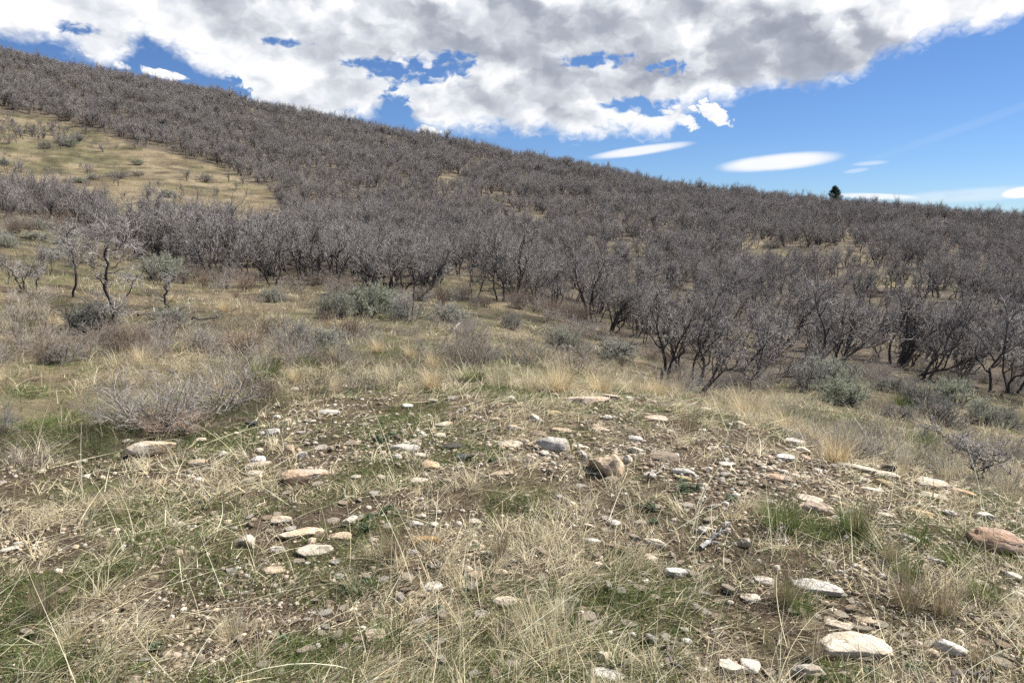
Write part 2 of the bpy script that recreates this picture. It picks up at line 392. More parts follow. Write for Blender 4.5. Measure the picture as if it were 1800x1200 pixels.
def oak_meshes(seed, H, stems, spread=14, wig=.17, dens=1.0):
    rng = np.random.default_rng(seed)
    th = rng.random(stems) * 2 * PI; tl = np.radians(rng.uniform(2, spread, stems))
    p = np.stack([np.cos(th) * .12 * (stems > 1), np.sin(th) * .12 * (stems > 1), np.full(stems, -.15)], 1)
    d = np.stack([np.cos(th) * np.sin(tl), np.sin(th) * np.sin(tl), np.cos(tl)], 1)
    L = H * rng.uniform(.72, .98, stems)
    P0 = grow(p, d, L, 10, wig, .10, rng); R0 = taper(H * rng.uniform(.014, .023, stems), .008, 10)
    R0[:, 0] *= 1.35
    S, D, r, t = spawn(P0, R0, 9, .26, .97, 22, 55, rng)
    P1 = grow(S, D, H * (.46 - .24 * t) * rng.uniform(.7, 1.25, len(S)), 11, .36, .18, rng); R1 = taper(np.minimum(r * .74, .036), .008, 11)
    S, D, r, t = spawn(P1, R1, 7, .18, .99, 25, 62, rng)
    P2 = grow(S, D, H * .17 * rng.uniform(.5, 1.5, len(S)), 8, .36, .18, rng); R2 = taper(np.minimum(r * .78, .015), .0045, 8)
    S, D, r, t = spawn(P2, R2, int(3 * dens), .15, 1., 22, 60, rng)
    P3 = grow(S, D, H * .07 * rng.uniform(.5, 1.6, len(S)), 4, .25, .16, rng); R3 = taper(np.minimum(r * .85, .0062), .0026, 4)
    S, D, r, t = spawn(P1, R1, int(2 * dens), .3, 1., 30, 75, rng)
    P4 = grow(S, D, H * .07 * rng.uniform(.5, 1.6, len(S)), 4, .25, .16, rng); R4 = taper(np.minimum(r * .6, .0062), .0026, 4)
    a = MB(); tubes(a, P0, R0, 7, twig_cols(stems, rng, BARK, .1, 0)); tubes(a, P1, R1, 5, twig_cols(len(P1), rng, np.array(BARK) * 1.1, .25, .05))
    b = MB(); tubes(b, P2, R2, 4, twig_cols(len(P2), rng, np.array(TWIG) * .36, .4, .05, (.42, .39, .36))); tubes(b, P3, R3, 3, twig_cols(len(P3), rng, TWIG, .3, .07, (.40, .37, .345))); tubes(b, P4, R4, 3, twig_cols(len(P4), rng, TWIG, .3, .07, (.40, .37, .345)))
    return a.mesh('oak_trunk'), b.mesh('oak_crown')

OAKS = []      # (trunk mesh, crown mesh, height)
for k, (H, st, spd, wg) in enumerate([(3.0, 2, 12, .20), (3.2, 2, 16, .22), (2.7, 3, 20, .22), (3.1, 1, 10, .26), (2.9, 2, 24, .25), (2.6, 4, 28, .2), (3.3, 3, 18, .2), (2.8, 1, 14, .3), (3.0, 5, 22, .18), (2.5, 2, 28, .27)]):
    OAKS.append((*oak_meshes(100 + k, H, st, spd, wg), H))
for a, b, H in OAKS: a.materials.append(M_BARK); b.materials.append(M_TWIG)
FIRST = {}
def pose(o, x, y, rz, sc, lean=0.0, leany=0.0, z=None):
    m = Matrix.Rotation(lean, 3, 'Y') @ Matrix.Rotation(leany, 3, 'X') @ Matrix.Rotation(rz, 3, 'Z')
    o.rotation_euler = m.to_euler(); o.location = (x, y, float(height(x, y)) if z is None else z)
    o.scale = (sc, sc, sc) if np.isscalar(sc) else sc
def oak(k, x, y, rz, sc, lean, label, group=None, leany=0.0):
    if k not in FIRST:
        o = empty('bare_oak'); link('trunk', OAKS[k][0], None, o); link('crown', OAKS[k][1], None, o); FIRST[k] = o
    else: o = copy_tree(FIRST[k])
    pose(o, x, y, rz, sc, lean, leany)
    if 'group' in o: del o['group']
    tag(o, label, 'tree', group); return o

HERO = [  # base pixel, height in pixels, lean in degrees, mesh, label
    (1170, 668, 190, 3, 0, "crooked bare oak at the left end of the thicket right behind the knoll's dry grass"),
    (1216, 676, 200, 14, 1, "forked bare oak with spreading limbs, second along the thicket edge behind the knoll"),
    (1240, 690, 175, 22, 4, "low forked oak leaning right at the thicket's lowest left corner"),
    (1313, 690, 130, 18, 7, "short crooked oak standing left of the big sagebrush clump"),
    (1290, 648, 165, 26, 9, "oak with a bare dark limb slanting right beside a pale gap in the thicket"),
    (1356, 630, 160, 20, 0, "slim dark oak leaning right, just behind the short crooked one"),
    (1434, 642, 195, 28, 2, "dark multi-stemmed oak leaning hard right directly above the big sagebrush clump"),
    (1474, 640, 150, 18, 5, "bushy oak right of the hard-leaning one above the sagebrush"),
    (1578, 642, 190, 10, 8, "clump of many thin upright dark stems in the right thicket"),
    (1606, 662, 205, 7, 3, "thick contorted oak trunk in the right thicket behind round sagebrush"),
    (1632, 668, 190, 24, 1, "oak with a thick dark trunk slanting right in the right thicket"),
    (1692, 660, 185, 6, 6, "upright fine-branched oak between the two heavy dark trunks at right"),
    (1737, 690, 225, 8, 7, "tall heavy-trunked dark oak near the right border"),
    (1778, 692, 165, 28, 2, "spreading oak stems slanting out at the right border"),
    (1036, 562, 165, 2, 0, "straight dark oak standing at the centre edge above grey sagebrush"),
    (1082, 568, 150, 4, 3, "dark straight-trunked oak right of the centre thicket edge"),
    (876, 530, 160, -3, 1, "oak standing alone right of the pale grass gap at centre"),
    (905, 530, 150, 4, 0, "slender upright oak next to the one by the pale grass gap"),
    (735, 528, 150, 24, 4, "wide oak fanning right over dark sagebrush left of the pale grass gap"),
    (690, 520, 130, -16, 9, "oak with crossed dark stems beside the fanning one"),
    (555, 499, 150, 1, 1, "stout dark trunk pair in the middle of the left stand"),
    (590, 499, 150, 3, 6, "close cluster of dark straight trunks in the left stand"),
    (484, 503, 140, -4, 4, "oak with crooked trunk at the left stand's front, right of the small sagebrush"),
    (380, 487, 130, -12, 7, "leaning dark trunk behind the sagebrush at the stand's left front"),
]
used = []
for px, py, hp, lean, k, lab in HERO:
    g = ground_at(px, py)[0]; dist = math.hypot(g[0], g[1]); sc = .86 * hp * mpp(g) / OAKS[k][2]
    oak(k, g[0], g[1], RNG.random() * 6.28, sc, math.radians(lean), lab); used.append((g[0], g[1]))
# ridge-line trees
for px, py, hp, k, lab in [(597, 216, 24, 2, "bare tree bump standing above the left skyline"), (783, 252, 26, 8, "left one of two taller bare trees on the middle skyline"), (803, 254, 26, 5, "right one of two taller bare trees on the middle skyline"), (1072, 296, 34, 3, "tall thin bare tree on the skyline under the long flat cloud"), (1495, 352, 25, 3, "thin pale bare tree on the skyline right of the evergreen")]:
    g = ground_at(px, py + 4)[0]; dist = math.hypot(g[0], g[1]); oak(k, g[0], g[1], RNG.random() * 6, hp * 1.15 * mpp(g) / OAKS[k][2], .05, lab)

# the woodland: one jittered lattice over the slope; the nearest trees are objects, the rest one mass
def lattice(rmin, rmax, step, seed):
    rng = np.random.default_rng(seed); n = int(rmax / step)
    gx, gy = np.meshgrid(np.arange(-n, n + 1), np.arange(2, n + 1)); x = (gx.ravel() + rng.uniform(-.48, .48, gx.size)) * step; y = (gy.ravel() + rng.uniform(-.48, .48, gx.size)) * step
    r = np.hypot(x, y); az = np.degrees(np.arctan2(x, y)); m = (r > rmin) & (r < rmax) & (np.abs(az) < 44)
    return x[m], y[m], r[m], rng
x, y, r, rng = lattice(12, 215, 1.38, 5)
dens, px, py = forest_mask(x, y)
clump = fbm(x * .14, y * .14, 91, 3)
d1, d2 = clumps(x, y); edge_ = d2 - d1
fill = np.where(r < 45, sstep(.0, .16, edge_ + .05) * sstep(.24, .40, clump), sstep(-.04, .14, edge_ + .02) * sstep(.20, .36, clump))
fill = np.where((px < 960) & (r < 66), np.maximum(fill, .85), fill)
fill = np.where(r > 60, np.maximum(fill, .4 * sstep(.25, .4, clump)), fill)
keep = rng.random(len(x)) < dens * np.clip(fill, 0, .96)
stand = dens > 0
for ux, uy in used: keep &= np.hypot(x - ux, y - uy) > 1.0
# thin scatter of brush over the open meadow
mead = (dens < .05) & (py < poly_y(BACK, px) - 4) & (px < 540) & (py > poly_y(MEAD, px) + 3)
left_clump = np.exp(-(((px - 60) / 120) ** 2 + ((py - 240) / 26) ** 2))
keep_m = mead & (rng.random(len(x)) < (.05 + .22 * sstep(.5, .66, fbm(x * .12, y * .12, 131, 3)) + .6 * left_clump))
small = keep_m[keep | keep_m]
keep |= keep_m
x, y, r, px, py = x[keep], y[keep], r[keep], px[keep], py[keep]
x2, y2, r2, rng2 = lattice(22, 66, 1.75, 6); d2, px2, py2 = forest_mask(x2, y2); k2 = (rng2.random(len(x2)) < d2 * .9) & (px2 < 960) & (py2 > 330)
x, y, r, px, py = (np.concatenate(q) for q in ((x, x2[k2]), (y, y2[k2]), (r, r2[k2]), (px, px2[k2]), (py, py2[k2]))); small = np.concatenate([small, np.zeros(k2.sum(), bool)])
order = np.argsort(r); x, y, r, px, py, small = (v[order] for v in (x, y, r, px, py, small))
vis = (px > -60) & (px < 1860)
near = np.zeros(len(x), bool); near[np.where(vis & ~small)[0][:250]] = True
lean_of = lambda px: np.radians(np.interp(px, [0, 700, 1100, 1400, 1800], [-2, 1, 7, 17, 19]))
ZONES = [(lambda a, b: a < 700, "bare grey oak among many in the dense left stand below the open grassy slope", "oaks of the dense left stand"),
         (lambda a, b: a < 1120, "bare grey oak among many on the middle slope behind the sagebrush flat", "oaks of the middle slope edge"),
         (lambda a, b: True, "bare grey oak among many leaning right in the thicket beyond the knoll", "leaning oaks of the right thicket")]
for i in np.where(near)[0]:
    k = int(rng.integers(len(OAKS)))
    _, lab, grp = next(zn for zn in ZONES if zn[0](px[i], py[i]))
    s = rng.uniform(.78, 1.12) * (1.0 if px[i] < 900 else .92)
    s *= float(np.clip(1.08 - .5 * clumps(x[i:i+1], y[i:i+1])[0][0], .6, 1.1))
    s *= float(np.interp(px[i], [0, 600, 900, 1800], [.92, .86, .74, .72]))
    oak(k, x[i], y[i], rng.random() * 6.28, s, float(lean_of(px[i])) + rng.normal() * .08, lab, grp, rng.normal() * .06)

for k in range(12):
    a_, b_ = rng.uniform(-10, 330), rng.uniform(468, 522)
    if abs(a_ - 200) < 22: continue
    g = ground_at(a_, b_)[0]; kk = int(rng.integers(len(OAKS)))
    oak(kk, g[0], g[1], rng.random() * 6.28, rng.uniform(.18, .33), rng.normal() * .12, "stunted bare oak on the brown brush between the left border and the dense stand", "stunted oaks at left")
def woodland(name, x, y, s, seed, label):
    """the far woods as one object: points that carry the same oak shapes"""
    rng = np.random.default_rng(seed); n = len(x)
    me = bpy.data.meshes.new(name); me.vertices.add(n)
    me.vertices.foreach_set("co", np.stack([x, y, height(x, y)], 1).astype(np.float32).ravel())
    rot = np.stack([rng.normal(size=n) * .07, rng.normal(size=n) * .07 + lean_of(to_px(np.stack([x, y, height(x, y)], 1))[0]) * .6, rng.random(n) * 6.28], 1)
    for nm, ty, arr, key in (("rot", 'FLOAT_VECTOR', rot, "vector"), ("siz", 'FLOAT', s, "value"), ("idx", 'INT', rng.integers(0, len(FIRST), n), "value")):
        at = me.attributes.new(nm, ty, 'POINT'); at.data.foreach_set(key, np.asarray(arr, np.int32 if ty == 'INT' else np.float32).ravel())
    o = bpy.data.objects.new(name, me); COL.objects.link(o)
    ng = bpy.data.node_groups.new(name, 'GeometryNodeTree'); N = NT(ng)
    ng.interface.new_socket("Geometry", in_out='INPUT', socket_type='NodeSocketGeometry'); ng.interface.new_socket("Geometry", in_out='OUTPUT', socket_type='NodeSocketGeometry')
    gi = N.n('NodeGroupInput'); go = N.n('NodeGroupOutput')
    jall = N.n('GeometryNodeJoinGeometry')
    for k in sorted(FIRST, reverse=True):
        j = N.n('GeometryNodeJoinGeometry')
        for ch in FIRST[k].children:
            oi = N.n('GeometryNodeObjectInfo', transform_space='ORIGINAL'); oi.inputs['Object'].default_value = ch; oi.inputs['As Instance'].default_value = False
            ng.links.new(oi.outputs['Geometry'], j.inputs[0])
        g2 = N.n('GeometryNodeGeometryToInstance'); ng.links.new(j.outputs[0], g2.inputs[0]); ng.links.new(g2.outputs[0], jall.inputs[0])
    at = lambda nm, ty: N.n('GeometryNodeInputNamedAttribute', {'Name': nm}, data_type=ty).outputs[0]
    ip = N.n('GeometryNodeInstanceOnPoints', {'Instance': jall.outputs[0], 'Pick Instance': True, 'Instance Index': at('idx', 'INT'), 'Rotation': at('rot', 'FLOAT_VECTOR'), 'Scale': at('siz', 'FLOAT')})
    ng.links.new(gi.outputs[0], ip.inputs['Points']); ng.links.new(ip.outputs[0], go.inputs[0])
    mod = o.modifiers.new('trees', 'NODES'); mod.node_group = ng
    return tag(o, label, 'woodland', None, 'stuff')
fm = ~near
fs = np.where(small[fm], rng.uniform(.14, .52, fm.sum()), rng.uniform(.85, 1.08, fm.sum()) * np.clip(1.12 - .75 * clumps(x[fm], y[fm])[0], .5, 1.1) * (.72 + .5 * fbm(x[fm] * .07, y[fm] * .07, 97, 3)) * np.where(r[fm] > 90, .90, .80))
# brush and saplings under and between the far trees
xb, yb, rb, rngb = lattice(20, 210, 1.9, 15)
db, pxb, pyb = forest_mask(xb, yb); kb = rngb.random(len(xb)) < db * .4
woodland('oak_woodland', np.concatenate([x[fm], xb[kb]]), np.concatenate([y[fm], yb[kb]]), np.concatenate([fs, rngb.uniform(.3, .6, kb.sum())]), 17, "grey leafless oak woods covering the far slope up to the skyline")

# ------------------------------------------------------------------ trees drawn by hand from the photograph
def drawn_tree(name, bx, by, lines, label, twigs=6, seed=0, tcol=TWIG, tw=.36):
    """lines: [(radius0, radius1, [(dx, dy) pixels from the base, dy up])], given real depth by a seeded sway"""
    rng = np.random.default_rng(seed); g = ground_at(bx, by)[0]; m = mpp(g)
    o = empty(name); o.location = g; a = MB(); b = MB()
    for r0, r1, pts in lines:
        p = np.array(pts, float) * m; n = 16; q = np.linspace(0, len(p) - 1, n)
        X = np.interp(q, range(len(p)), p[:, 0]); Z = np.interp(q, range(len(p)), p[:, 1])
        sway = np.cumsum(rng.normal(size=n)) * .02; sway -= sway[0]
        r0, r1 = r0 * .56, r1 * .75; P = np.stack([X + rng.normal(size=n) * .016, sway + (Z + abs(X)) * rng.normal() * .10, Z - .03 * (pts[0] == (0, 0))], 1)[None]; R = taper(np.array([r0]), [r1], n)
        tubes(a, P, R, 6, twig_cols(1, rng, BARK, .1, 0))
        S, D, rr_, t = spawn(P, R, twigs + 4, .35, 1., 30, 75, rng); P2 = grow(S, D, tw * rng.uniform(.4, 1.3, len(S)), 7, .3, .10, rng); R2 = taper(np.minimum(rr_ * .6, .014), .004, 7)
        tubes(b, P2, R2, 4, twig_cols(len(P2), rng, np.array(tcol) * .8))
        S, D, rr_, t = spawn(P2, R2, 10, .2, 1., 25, 70, rng); P3 = grow(S, D, .4 * tw * rng.uniform(.4, 1.5, len(S)), 4, .28, .06, rng); R3 = taper(np.minimum(rr_ * .8, .004), .0018, 4)
        tubes(b, P3, R3, 3, twig_cols(len(P3), rng, tcol, .25, .25))
    link('trunk', a.mesh('drawn_trunk'), M_BARK, o); link('crown', b.mesh('drawn_crown'), M_TWIG, o)
    return tag(o, label, 'tree')
drawn_tree('bare_oak', 200, 588, [(.055, .022, [(0, 0), (2, 28), (3, 45), (-2, 70), (-8, 88), (3, 103), (5, 120), (2, 140), (8, 158)]), (.020, .008, [(-8, 88), (-18, 103), (-28, 118), (-34, 126), (-56, 127)]), (.02, .01, [(3, 30), (12, 40), (20, 46)]), (.016, .006, [(2, 140), (14, 150), (26, 160), (30, 172)]), (.014, .006, [(2, 130), (-8, 146), (-14, 165)]), (.014, .006, [(4, 115), (14, 124), (22, 140), (24, 156)]), (.012, .005, [(-34, 126), (-40, 140), (-38, 152)]), (.012, .005, [(3, 45), (-12, 50), (-26, 46)]), (.012, .005, [(8, 155), (0, 168), (4, 182)])], "lone dark oak with a forked crooked trunk beside a round grey-green sagebrush", 7, 41)
drawn_tree('bare_oak', 128, 522, [(.05, .018, [(0, 0), (8, 25), (13, 60), (10, 80), (8, 95), (3, 108), (8, 118), (22, 125)]), (.018, .006, [(10, 68), (-6, 84), (-18, 98)]), (.016, .006, [(8, 95), (-4, 108), (-3, 122)])], "thin leaning dark oak left of the big left stand", 9, 42)
drawn_tree('bare_oak', 40, 512, [(.04, .014, [(0, 0), (-2, 14), (-6, 30), (-14, 42), (-30, 58)]), (.02, .008, [(-2, 14), (6, 26), (18, 34)])], "stunted dark oak at the left border above pale straw grass", 8, 43)
drawn_tree('bare_oak', 42, 508, [(.035, .014, [(0, 0), (-2, 14), (-3, 22), (8, 30), (18, 40)]), (.02, .008, [(-3, 20), (-10, 26), (-18, 30)])], "small Y-shaped dark oak sapling on the brown brush at far left", 5, 44)
drawn_tree('bare_oak', 64, 510, [(.03, .01, [(0, 0), (2, 16), (6, 28), (3, 40)])], "single-stemmed dark sapling right of the Y-shaped one", 6, 45)
drawn_tree('dead_stem', 300, 545, [(.05, .028, [(0, 0), (-6, 10), (-8, 24), (-4, 34), (-5, 46)]), (.02, .006, [(-5, 44), (2, 50), (14, 56), (28, 60)]), (.02, .012, [(-5, 44), (-1, 54), (0, 66)])], "broken crooked dead stem with a pale snapped top", 2, 46)
drawn_tree('bare_oak', 222, 520, [(.035, .012, [(0, 0), (12, 12), (20, 24), (26, 36)]), (.02, .006, [(12, 12), (6, 26), (8, 40)])], "dark limb slanting right between the lone oak and the broken stem", 7, 47)
for i, (bx, by, pts, lab) in enumerate([(1713, 845, [(0, 0), (3, 18), (1, 40), (8, 60)], "spiny leafless sapling with a dark stem on the knoll's right flank, left of its twin"), (1718, 843, [(0, 0), (4, 20), (6, 42), (-4, 62)], "spiny leafless sapling with two dark stems on the knoll's right flank"), (1655, 820, [(0, 0), (4, 30), (2, 52), (12, 66)], "spiny leafless sapling further up the knoll's right flank"), (1000, 650, [(0, 0), (8, 14), (22, 24), (40, 44)], "dark slanting dead-looking sapling under grey sagebrush at centre")]):
    drawn_tree('bare_sapling', bx, by, [(.016, .007, pts), (.010, .004, [pts[1], (pts[1][0] + 18, pts[1][1] + 20), (pts[1][0] + 34, pts[1][1] + 26)]), (.010, .004, [pts[2], (pts[2][0] - 16, pts[2][1] + 12), (pts[2][0] - 30, pts[2][1] + 16)])], lab, 6, 60 + i, (.42, .38, .34), .13)

# the evergreen on the skyline
def evergreen(px, py, hp):
    a_ = math.atan2((px - CXP) / FPX, 1.0); r_ = float(RIDGE_AZ(math.degrees(a_))) - 1.0; g = np.array([math.sin(a_) * r_, math.cos(a_) * r_, 0]); g[2] = float(height(g[0], g[1]))
    v = ray(px, py - hp); H = float(1.6 + v[2] * r_ / math.hypot(v[0], v[1]) - g[2]); rng = np.random.default_rng(8)
    o = empty('juniper_tree'); o.location = (g[0], g[1], g[2])
    a = MB(); P = grow(np.array([[0, 0, -.2]]), np.array([[0, 0, 1.]]), np.array([H * .9]), 8, .03, .2, rng); tubes(a, P, taper(np.array([.09]), [.02], 8), 6, [(.08, .06, .045)])
    S, D, r, t = spawn(P, taper(np.array([.05]), [.02], 8), 46, .12, .98, 55, 85, rng); Pb = grow(S, D, H * .33 * (1.03 - t ** 3.2) * rng.uniform(.7, 1.1, len(S)), 6, .12, .08, rng); tubes(a, Pb, taper(np.full(len(S), .02), .006, 6), 4, [(.08, .06, .045)] * len(S))
    b = MB(); n = 16000; i = rng.integers(len(Pb), size=n); u = rng.random(n) ** .6 * 4.99; j = u.astype(int); c = Pb[i, j] * (1 - (u - j))[:, None] + Pb[i, j + 1] * (u - j)[:, None] + rng.normal(size=(n, 3)) * .11
    d = nrm(rng.normal(size=(n, 3)) + [0, 0, .6]); w = nrm(np.cross(d, rng.normal(size=(n, 3)))) * .018
    V = np.stack([c - w, c + w, c + w * .3 + d * .11, c - w * .3 + d * .11], 1); F = np.arange(n * 4).reshape(n, 4)
    b.add(V, F, np.repeat(np.array([.028, .055, .022]) * rng.uniform(.6, 1.5, (n, 1)), 4, 0))
    link('trunk', a.mesh('juniper_trunk'), M_BARK, o); link('crown', b.mesh('juniper_crown', False), M_CONIFER, o)
    tag(o, "small dark green evergreen sticking up from the right skyline", 'tree')
evergreen(1458, 350, 28)

# ------------------------------------------------------------------ sagebrush and leafless shrubs
def sage_meshes(seed, H=.7, leafn=11000, tone=(.41, .42, .325), ragged=0.0):
    rng = np.random.default_rng(seed); ns = 18
    th = rng.random(ns) * 2 * PI; tl = np.radians(rng.uniform(8, 80, ns)); d = np.stack([np.cos(th) * np.sin(tl), np.sin(th) * np.sin(tl), np.cos(tl)], 1)
    P0 = grow(np.stack([np.cos(th) * .06, np.sin(th) * .06, np.full(ns, -.05)], 1), d, H * rng.uniform(.55, .75, ns) * (1 + .15 * np.sin(tl)), 8, .22, .05, rng); R0 = taper(np.full(ns, .016), .006, 8)
    S, D, r, t = spawn(P0, R0, 8, .3, 1, 25, 70, rng); P1 = grow(S, D, H * .32 * rng.uniform(.6, 1.3, len(S)), 5, .25, .10, rng); R1 = taper(np.full(len(S), .006), .003, 5)
    S, D, r, t = spawn(P1, R1, 6, .2, 1, 20, 60, rng); P2 = grow(S, D, H * .15 * rng.uniform(.6, 1.5, len(S)), 4, .2, .12, rng); R2 = taper(np.full(len(S), .003), .0015, 4)
    a = MB(); tubes(a, P0, R0, 5, twig_cols(ns, rng, (.085, .075, .07), .2, 0)); tubes(a, P1, R1, 4, twig_cols(len(P1), rng, (.15, .135, .125), .2, .08)); tubes(a, P2, R2, 3, twig_cols(len(P2), rng, (.25, .235, .21)))
    live = np.where(rng.random(len(P2)) > ragged)[0]
    n = leafn; i = live[rng.integers(len(live), size=n)]; u = rng.random(n) * 2.99; j = u.astype(int); c = P2[i, j] * (1 - (u - j))[:, None] + P2[i, j + 1] * (u - j)[:, None] + rng.normal(size=(n, 3)) * .008
    d = nrm(nrm(P2[i, 3] - P2[i, 0]) + .9 * rng.normal(size=(n, 3)) + [0, 0, .2]); w = nrm(np.cross(d, rng.normal(size=(n, 3)))) * rng.uniform(.002, .0045, (n, 1)); l = rng.uniform(.012, .032, (n, 1))
    V = np.stack([c - w * .5, c + w * .5, c + w + d * l * .7, c + d * l, c - w + d * l * .7], 1); F = np.arange(n * 5).reshape(n, 5)
    b = MB(); b.add(V, F, np.repeat(np.array(tone) * rng.uniform(.6, 1.45, (n, 1)), 5, 0))
    A, B = a.mesh('sage_stems'), b.mesh('sage_leaves', False); A.materials.append(M_TWIG); B.materials.append(M_LEAF); return A, B, H
SAGES = [sage_meshes(201, .75), sage_meshes(202, .65, 9000, (.43, .43, .35), .1), sage_meshes(203, .8, 5200, (.38, .375, .32), .5), sage_meshes(204, .6, 12000, (.39, .415, .30))]
SFIRST = {}
def thing2(store, name, meshes, names, k, cat):
    if (name, k) not in store:
        o = empty(name)
        for me, nm in zip(meshes, names): link(nm, me, None, o)
        store[(name, k)] = o
    else: o = copy_tree(store[(name, k)])
    if 'group' in o: del o['group']
    return o
def sage(px, py, w, h, k, label, group=None):
    w, h = w * 1.3, h * 1.3
    g = ground_at(px, py)[0]; m = mpp(g)
    o = thing2(SFIRST, 'sagebrush', SAGES[k][:2], ('branches', 'foliage'), k, 'shrub')
    sz = h * m / (SAGES[k][2] * 1.0); sx = w * m / (SAGES[k][2] * 1.65); pose(o, g[0], g[1] + sx * .2, RNG.random() * 6.28, (sx, sx, sz))
    o.rotation_euler = (0, 0, RNG.random() * 6.28); return tag(o, label, 'shrub', group)
for t in [(150, 588, 90, 52, 0, "round grey-green sagebrush touching the lone dark oak's left side"), (268, 492, 75, 42, 3, "grey-green sagebrush tucked under the left end of the oak stand"),
          (475, 532, 40, 30, 1, "small upright sagebrush alone in the brown grass before the left stand"), (590, 560, 75, 45, 0, "dense sagebrush with black shade beneath, left half of the pair before the stand"),
          (640, 555, 90, 52, 3, "pale sagebrush on the right of the pair before the left stand"), (680, 545, 60, 36, 1, "sagebrush just right of the pale one, half behind dark stems"),
          (715, 565, 75, 50, 2, "dark ragged sagebrush below the fanning oak"), (785, 566, 60, 36, 1, "blue-grey sagebrush right of the dark ragged one"),
          (510, 612, 75, 52, 2, "half-dead grey sagebrush in the middle of the left flat"), (565, 615, 70, 42, 1, "grey-green sagebrush with a bare black stem right of the half-dead one"),
          (902, 580, 40, 32, 2, "small dark sagebrush with a pale front twig at centre"), (990, 618, 60, 40, 0, "rounded dark sagebrush above a purple-brown twig tangle"), (1080, 632, 75, 42, 1, "pale blue-grey sagebrush at the thicket's left corner"),
          (1425, 690, 70, 50, 2, "dark-stemmed left part of the big sagebrush clump behind golden grass"), (1470, 690, 90, 56, 0, "leafy top of the big sagebrush clump behind golden grass"), (1490, 712, 80, 44, 3, "lower right part of the big sagebrush clump"),
          (1575, 692, 55, 32, 1, "small pale round sagebrush beside a yellow-green grass patch"), (1625, 718, 65, 48, 2, "grey sagebrush with dark underside below the contorted trunk"), (1690, 715, 80, 42, 3, "greenish sagebrush in the middle of the right-hand sagebrush row"),
          (1655, 745, 80, 46, 2, "dim lower sagebrush in front of the right-hand row"), (1730, 748, 70, 40, 0, "blue-grey sagebrush right of the dim lower one"), (1775, 755, 60, 44, 1, "last sagebrush of the row at the right border"),
          (1580, 738, 50, 26, 2, "flat grey sagebrush under the yellow-green grass patch"), (300, 575, 60, 40, 1, "low grey sagebrush below the broken dead stem"), (100, 640, 70, 30, 2, "sprawling greyish sagebrush on the green grass at left")]:
    sage(*t)
rng = np.random.default_rng(33)
for k in range(26):   # little sagebrush of the meadow and the far gaps
    px = rng.uniform(-10, 470) if k < 16 else rng.uniform(900, 1700); py = (poly_y(MEAD, px) + (poly_y(BACK, px) - poly_y(MEAD, px)) * rng.uniform(.1, .8)) if k < 16 else rng.uniform(400, 500)
    sage(px, py, rng.uniform(18, 34), rng.uniform(9, 15), int(rng.integers(4)), "little sagebrush dotting the open grassy slope at left" if k < 16 else "little sagebrush in the gaps of the right-hand woods", "sagebrush dots on the meadow" if k < 16 else "sagebrush dots between the far oaks")
for k in range(9):
    sage(rng.uniform(0, 130), rng.uniform(400, 470), rng.uniform(26, 50), rng.uniform(14, 24), int(rng.integers(4)), "low sagebrush on the tan grass left of the oak stand", "sagebrush on the tan grass at left")

def shrub_meshes(seed, H, tilt=(20, 75), stems=26, col=(.40, .35, .305), pale=.25, n1=6, n2=5):
    rng = np.random.default_rng(seed)
    th = rng.random(stems) * 2 * PI; tl = np.radians(rng.uniform(*tilt, stems)); d = np.stack([np.cos(th) * np.sin(tl), np.sin(th) * np.sin(tl), np.cos(tl)], 1)
    b = np.stack([np.cos(th), np.sin(th), np.zeros(stems)], 1) * (rng.random((stems, 1)) * .35 * H) - [0, 0, .04]
    P0 = grow(b, d, H * rng.uniform(.7, 1.35, stems), 8, .13, .05, rng); R0 = taper(rng.uniform(.004, .009, stems) * H / .6, .0025, 8)
    S, D, r, t = spawn(P0, R0, n1, .2, 1, 20, 60, rng); P1 = grow(S, D, H * .42 * rng.uniform(.5, 1.3, len(S)), 6, .17, .05, rng); R1 = taper(np.minimum(r * .7, .004), .0018, 6)
    S, D, r, t = spawn(P1, R1, n2, .2, 1, 25, 65, rng); P2 = grow(S, D, H * .17 * rng.uniform(.5, 1.4, len(S)), 4, .2, .05, rng); R2 = taper(np.minimum(r * .7, .0024), .0012, 4)
    a = MB(); tubes(a, P0, R0, 5, twig_cols(stems, rng, np.array(col) * .55, .3, .12)); c = MB(); tubes(c, P1, R1, 4, twig_cols(len(P1), rng, np.array(col) * .85, .3, pale)); tubes(c, P2, R2, 3, twig_cols(len(P2), rng, col, .3, pale))
    A, B = a.mesh('shrub_stems'), c.mesh('shrub_twigs'); A.materials.append(M_TWIG); B.materials.append(M_TWIG); return A, B, H
SHRUBS = [shrub_meshes(301, .6, (15, 78), 34, n1=8, n2=5), shrub_meshes(302, .5, (10, 60), 22, (.33, .265, .215)), shrub_meshes(303, .6, (20, 80), 20, (.44, .41, .375), .4), shrub_meshes(304, .5, (5, 50), 30, (.27, .20, .15), .10), shrub_meshes(305, .55, (15, 70), 24, (.40, .35, .29), .25)]
BFIRST = {}
def shrub(px, py, w, h, k, label, group=None, xy=None):
    g = ground_at(px, py)[0] if xy is None else np.array([xy[0], xy[1], float(height(*xy))]); m = mpp(g)
    o = thing2(BFIRST, 'leafless_shrub', SHRUBS[k][:2], ('stems', 'twigs'), k, 'shrub')
    sz = h * m / (SHRUBS[k][2] * 1.15); sx = w * m / (SHRUBS[k][2] * 2.3)
    o.location = g; o.scale = (sx, sx, sz); o.rotation_euler = (0, 0, RNG.random() * 6.28); return tag(o, label, 'shrub', group)
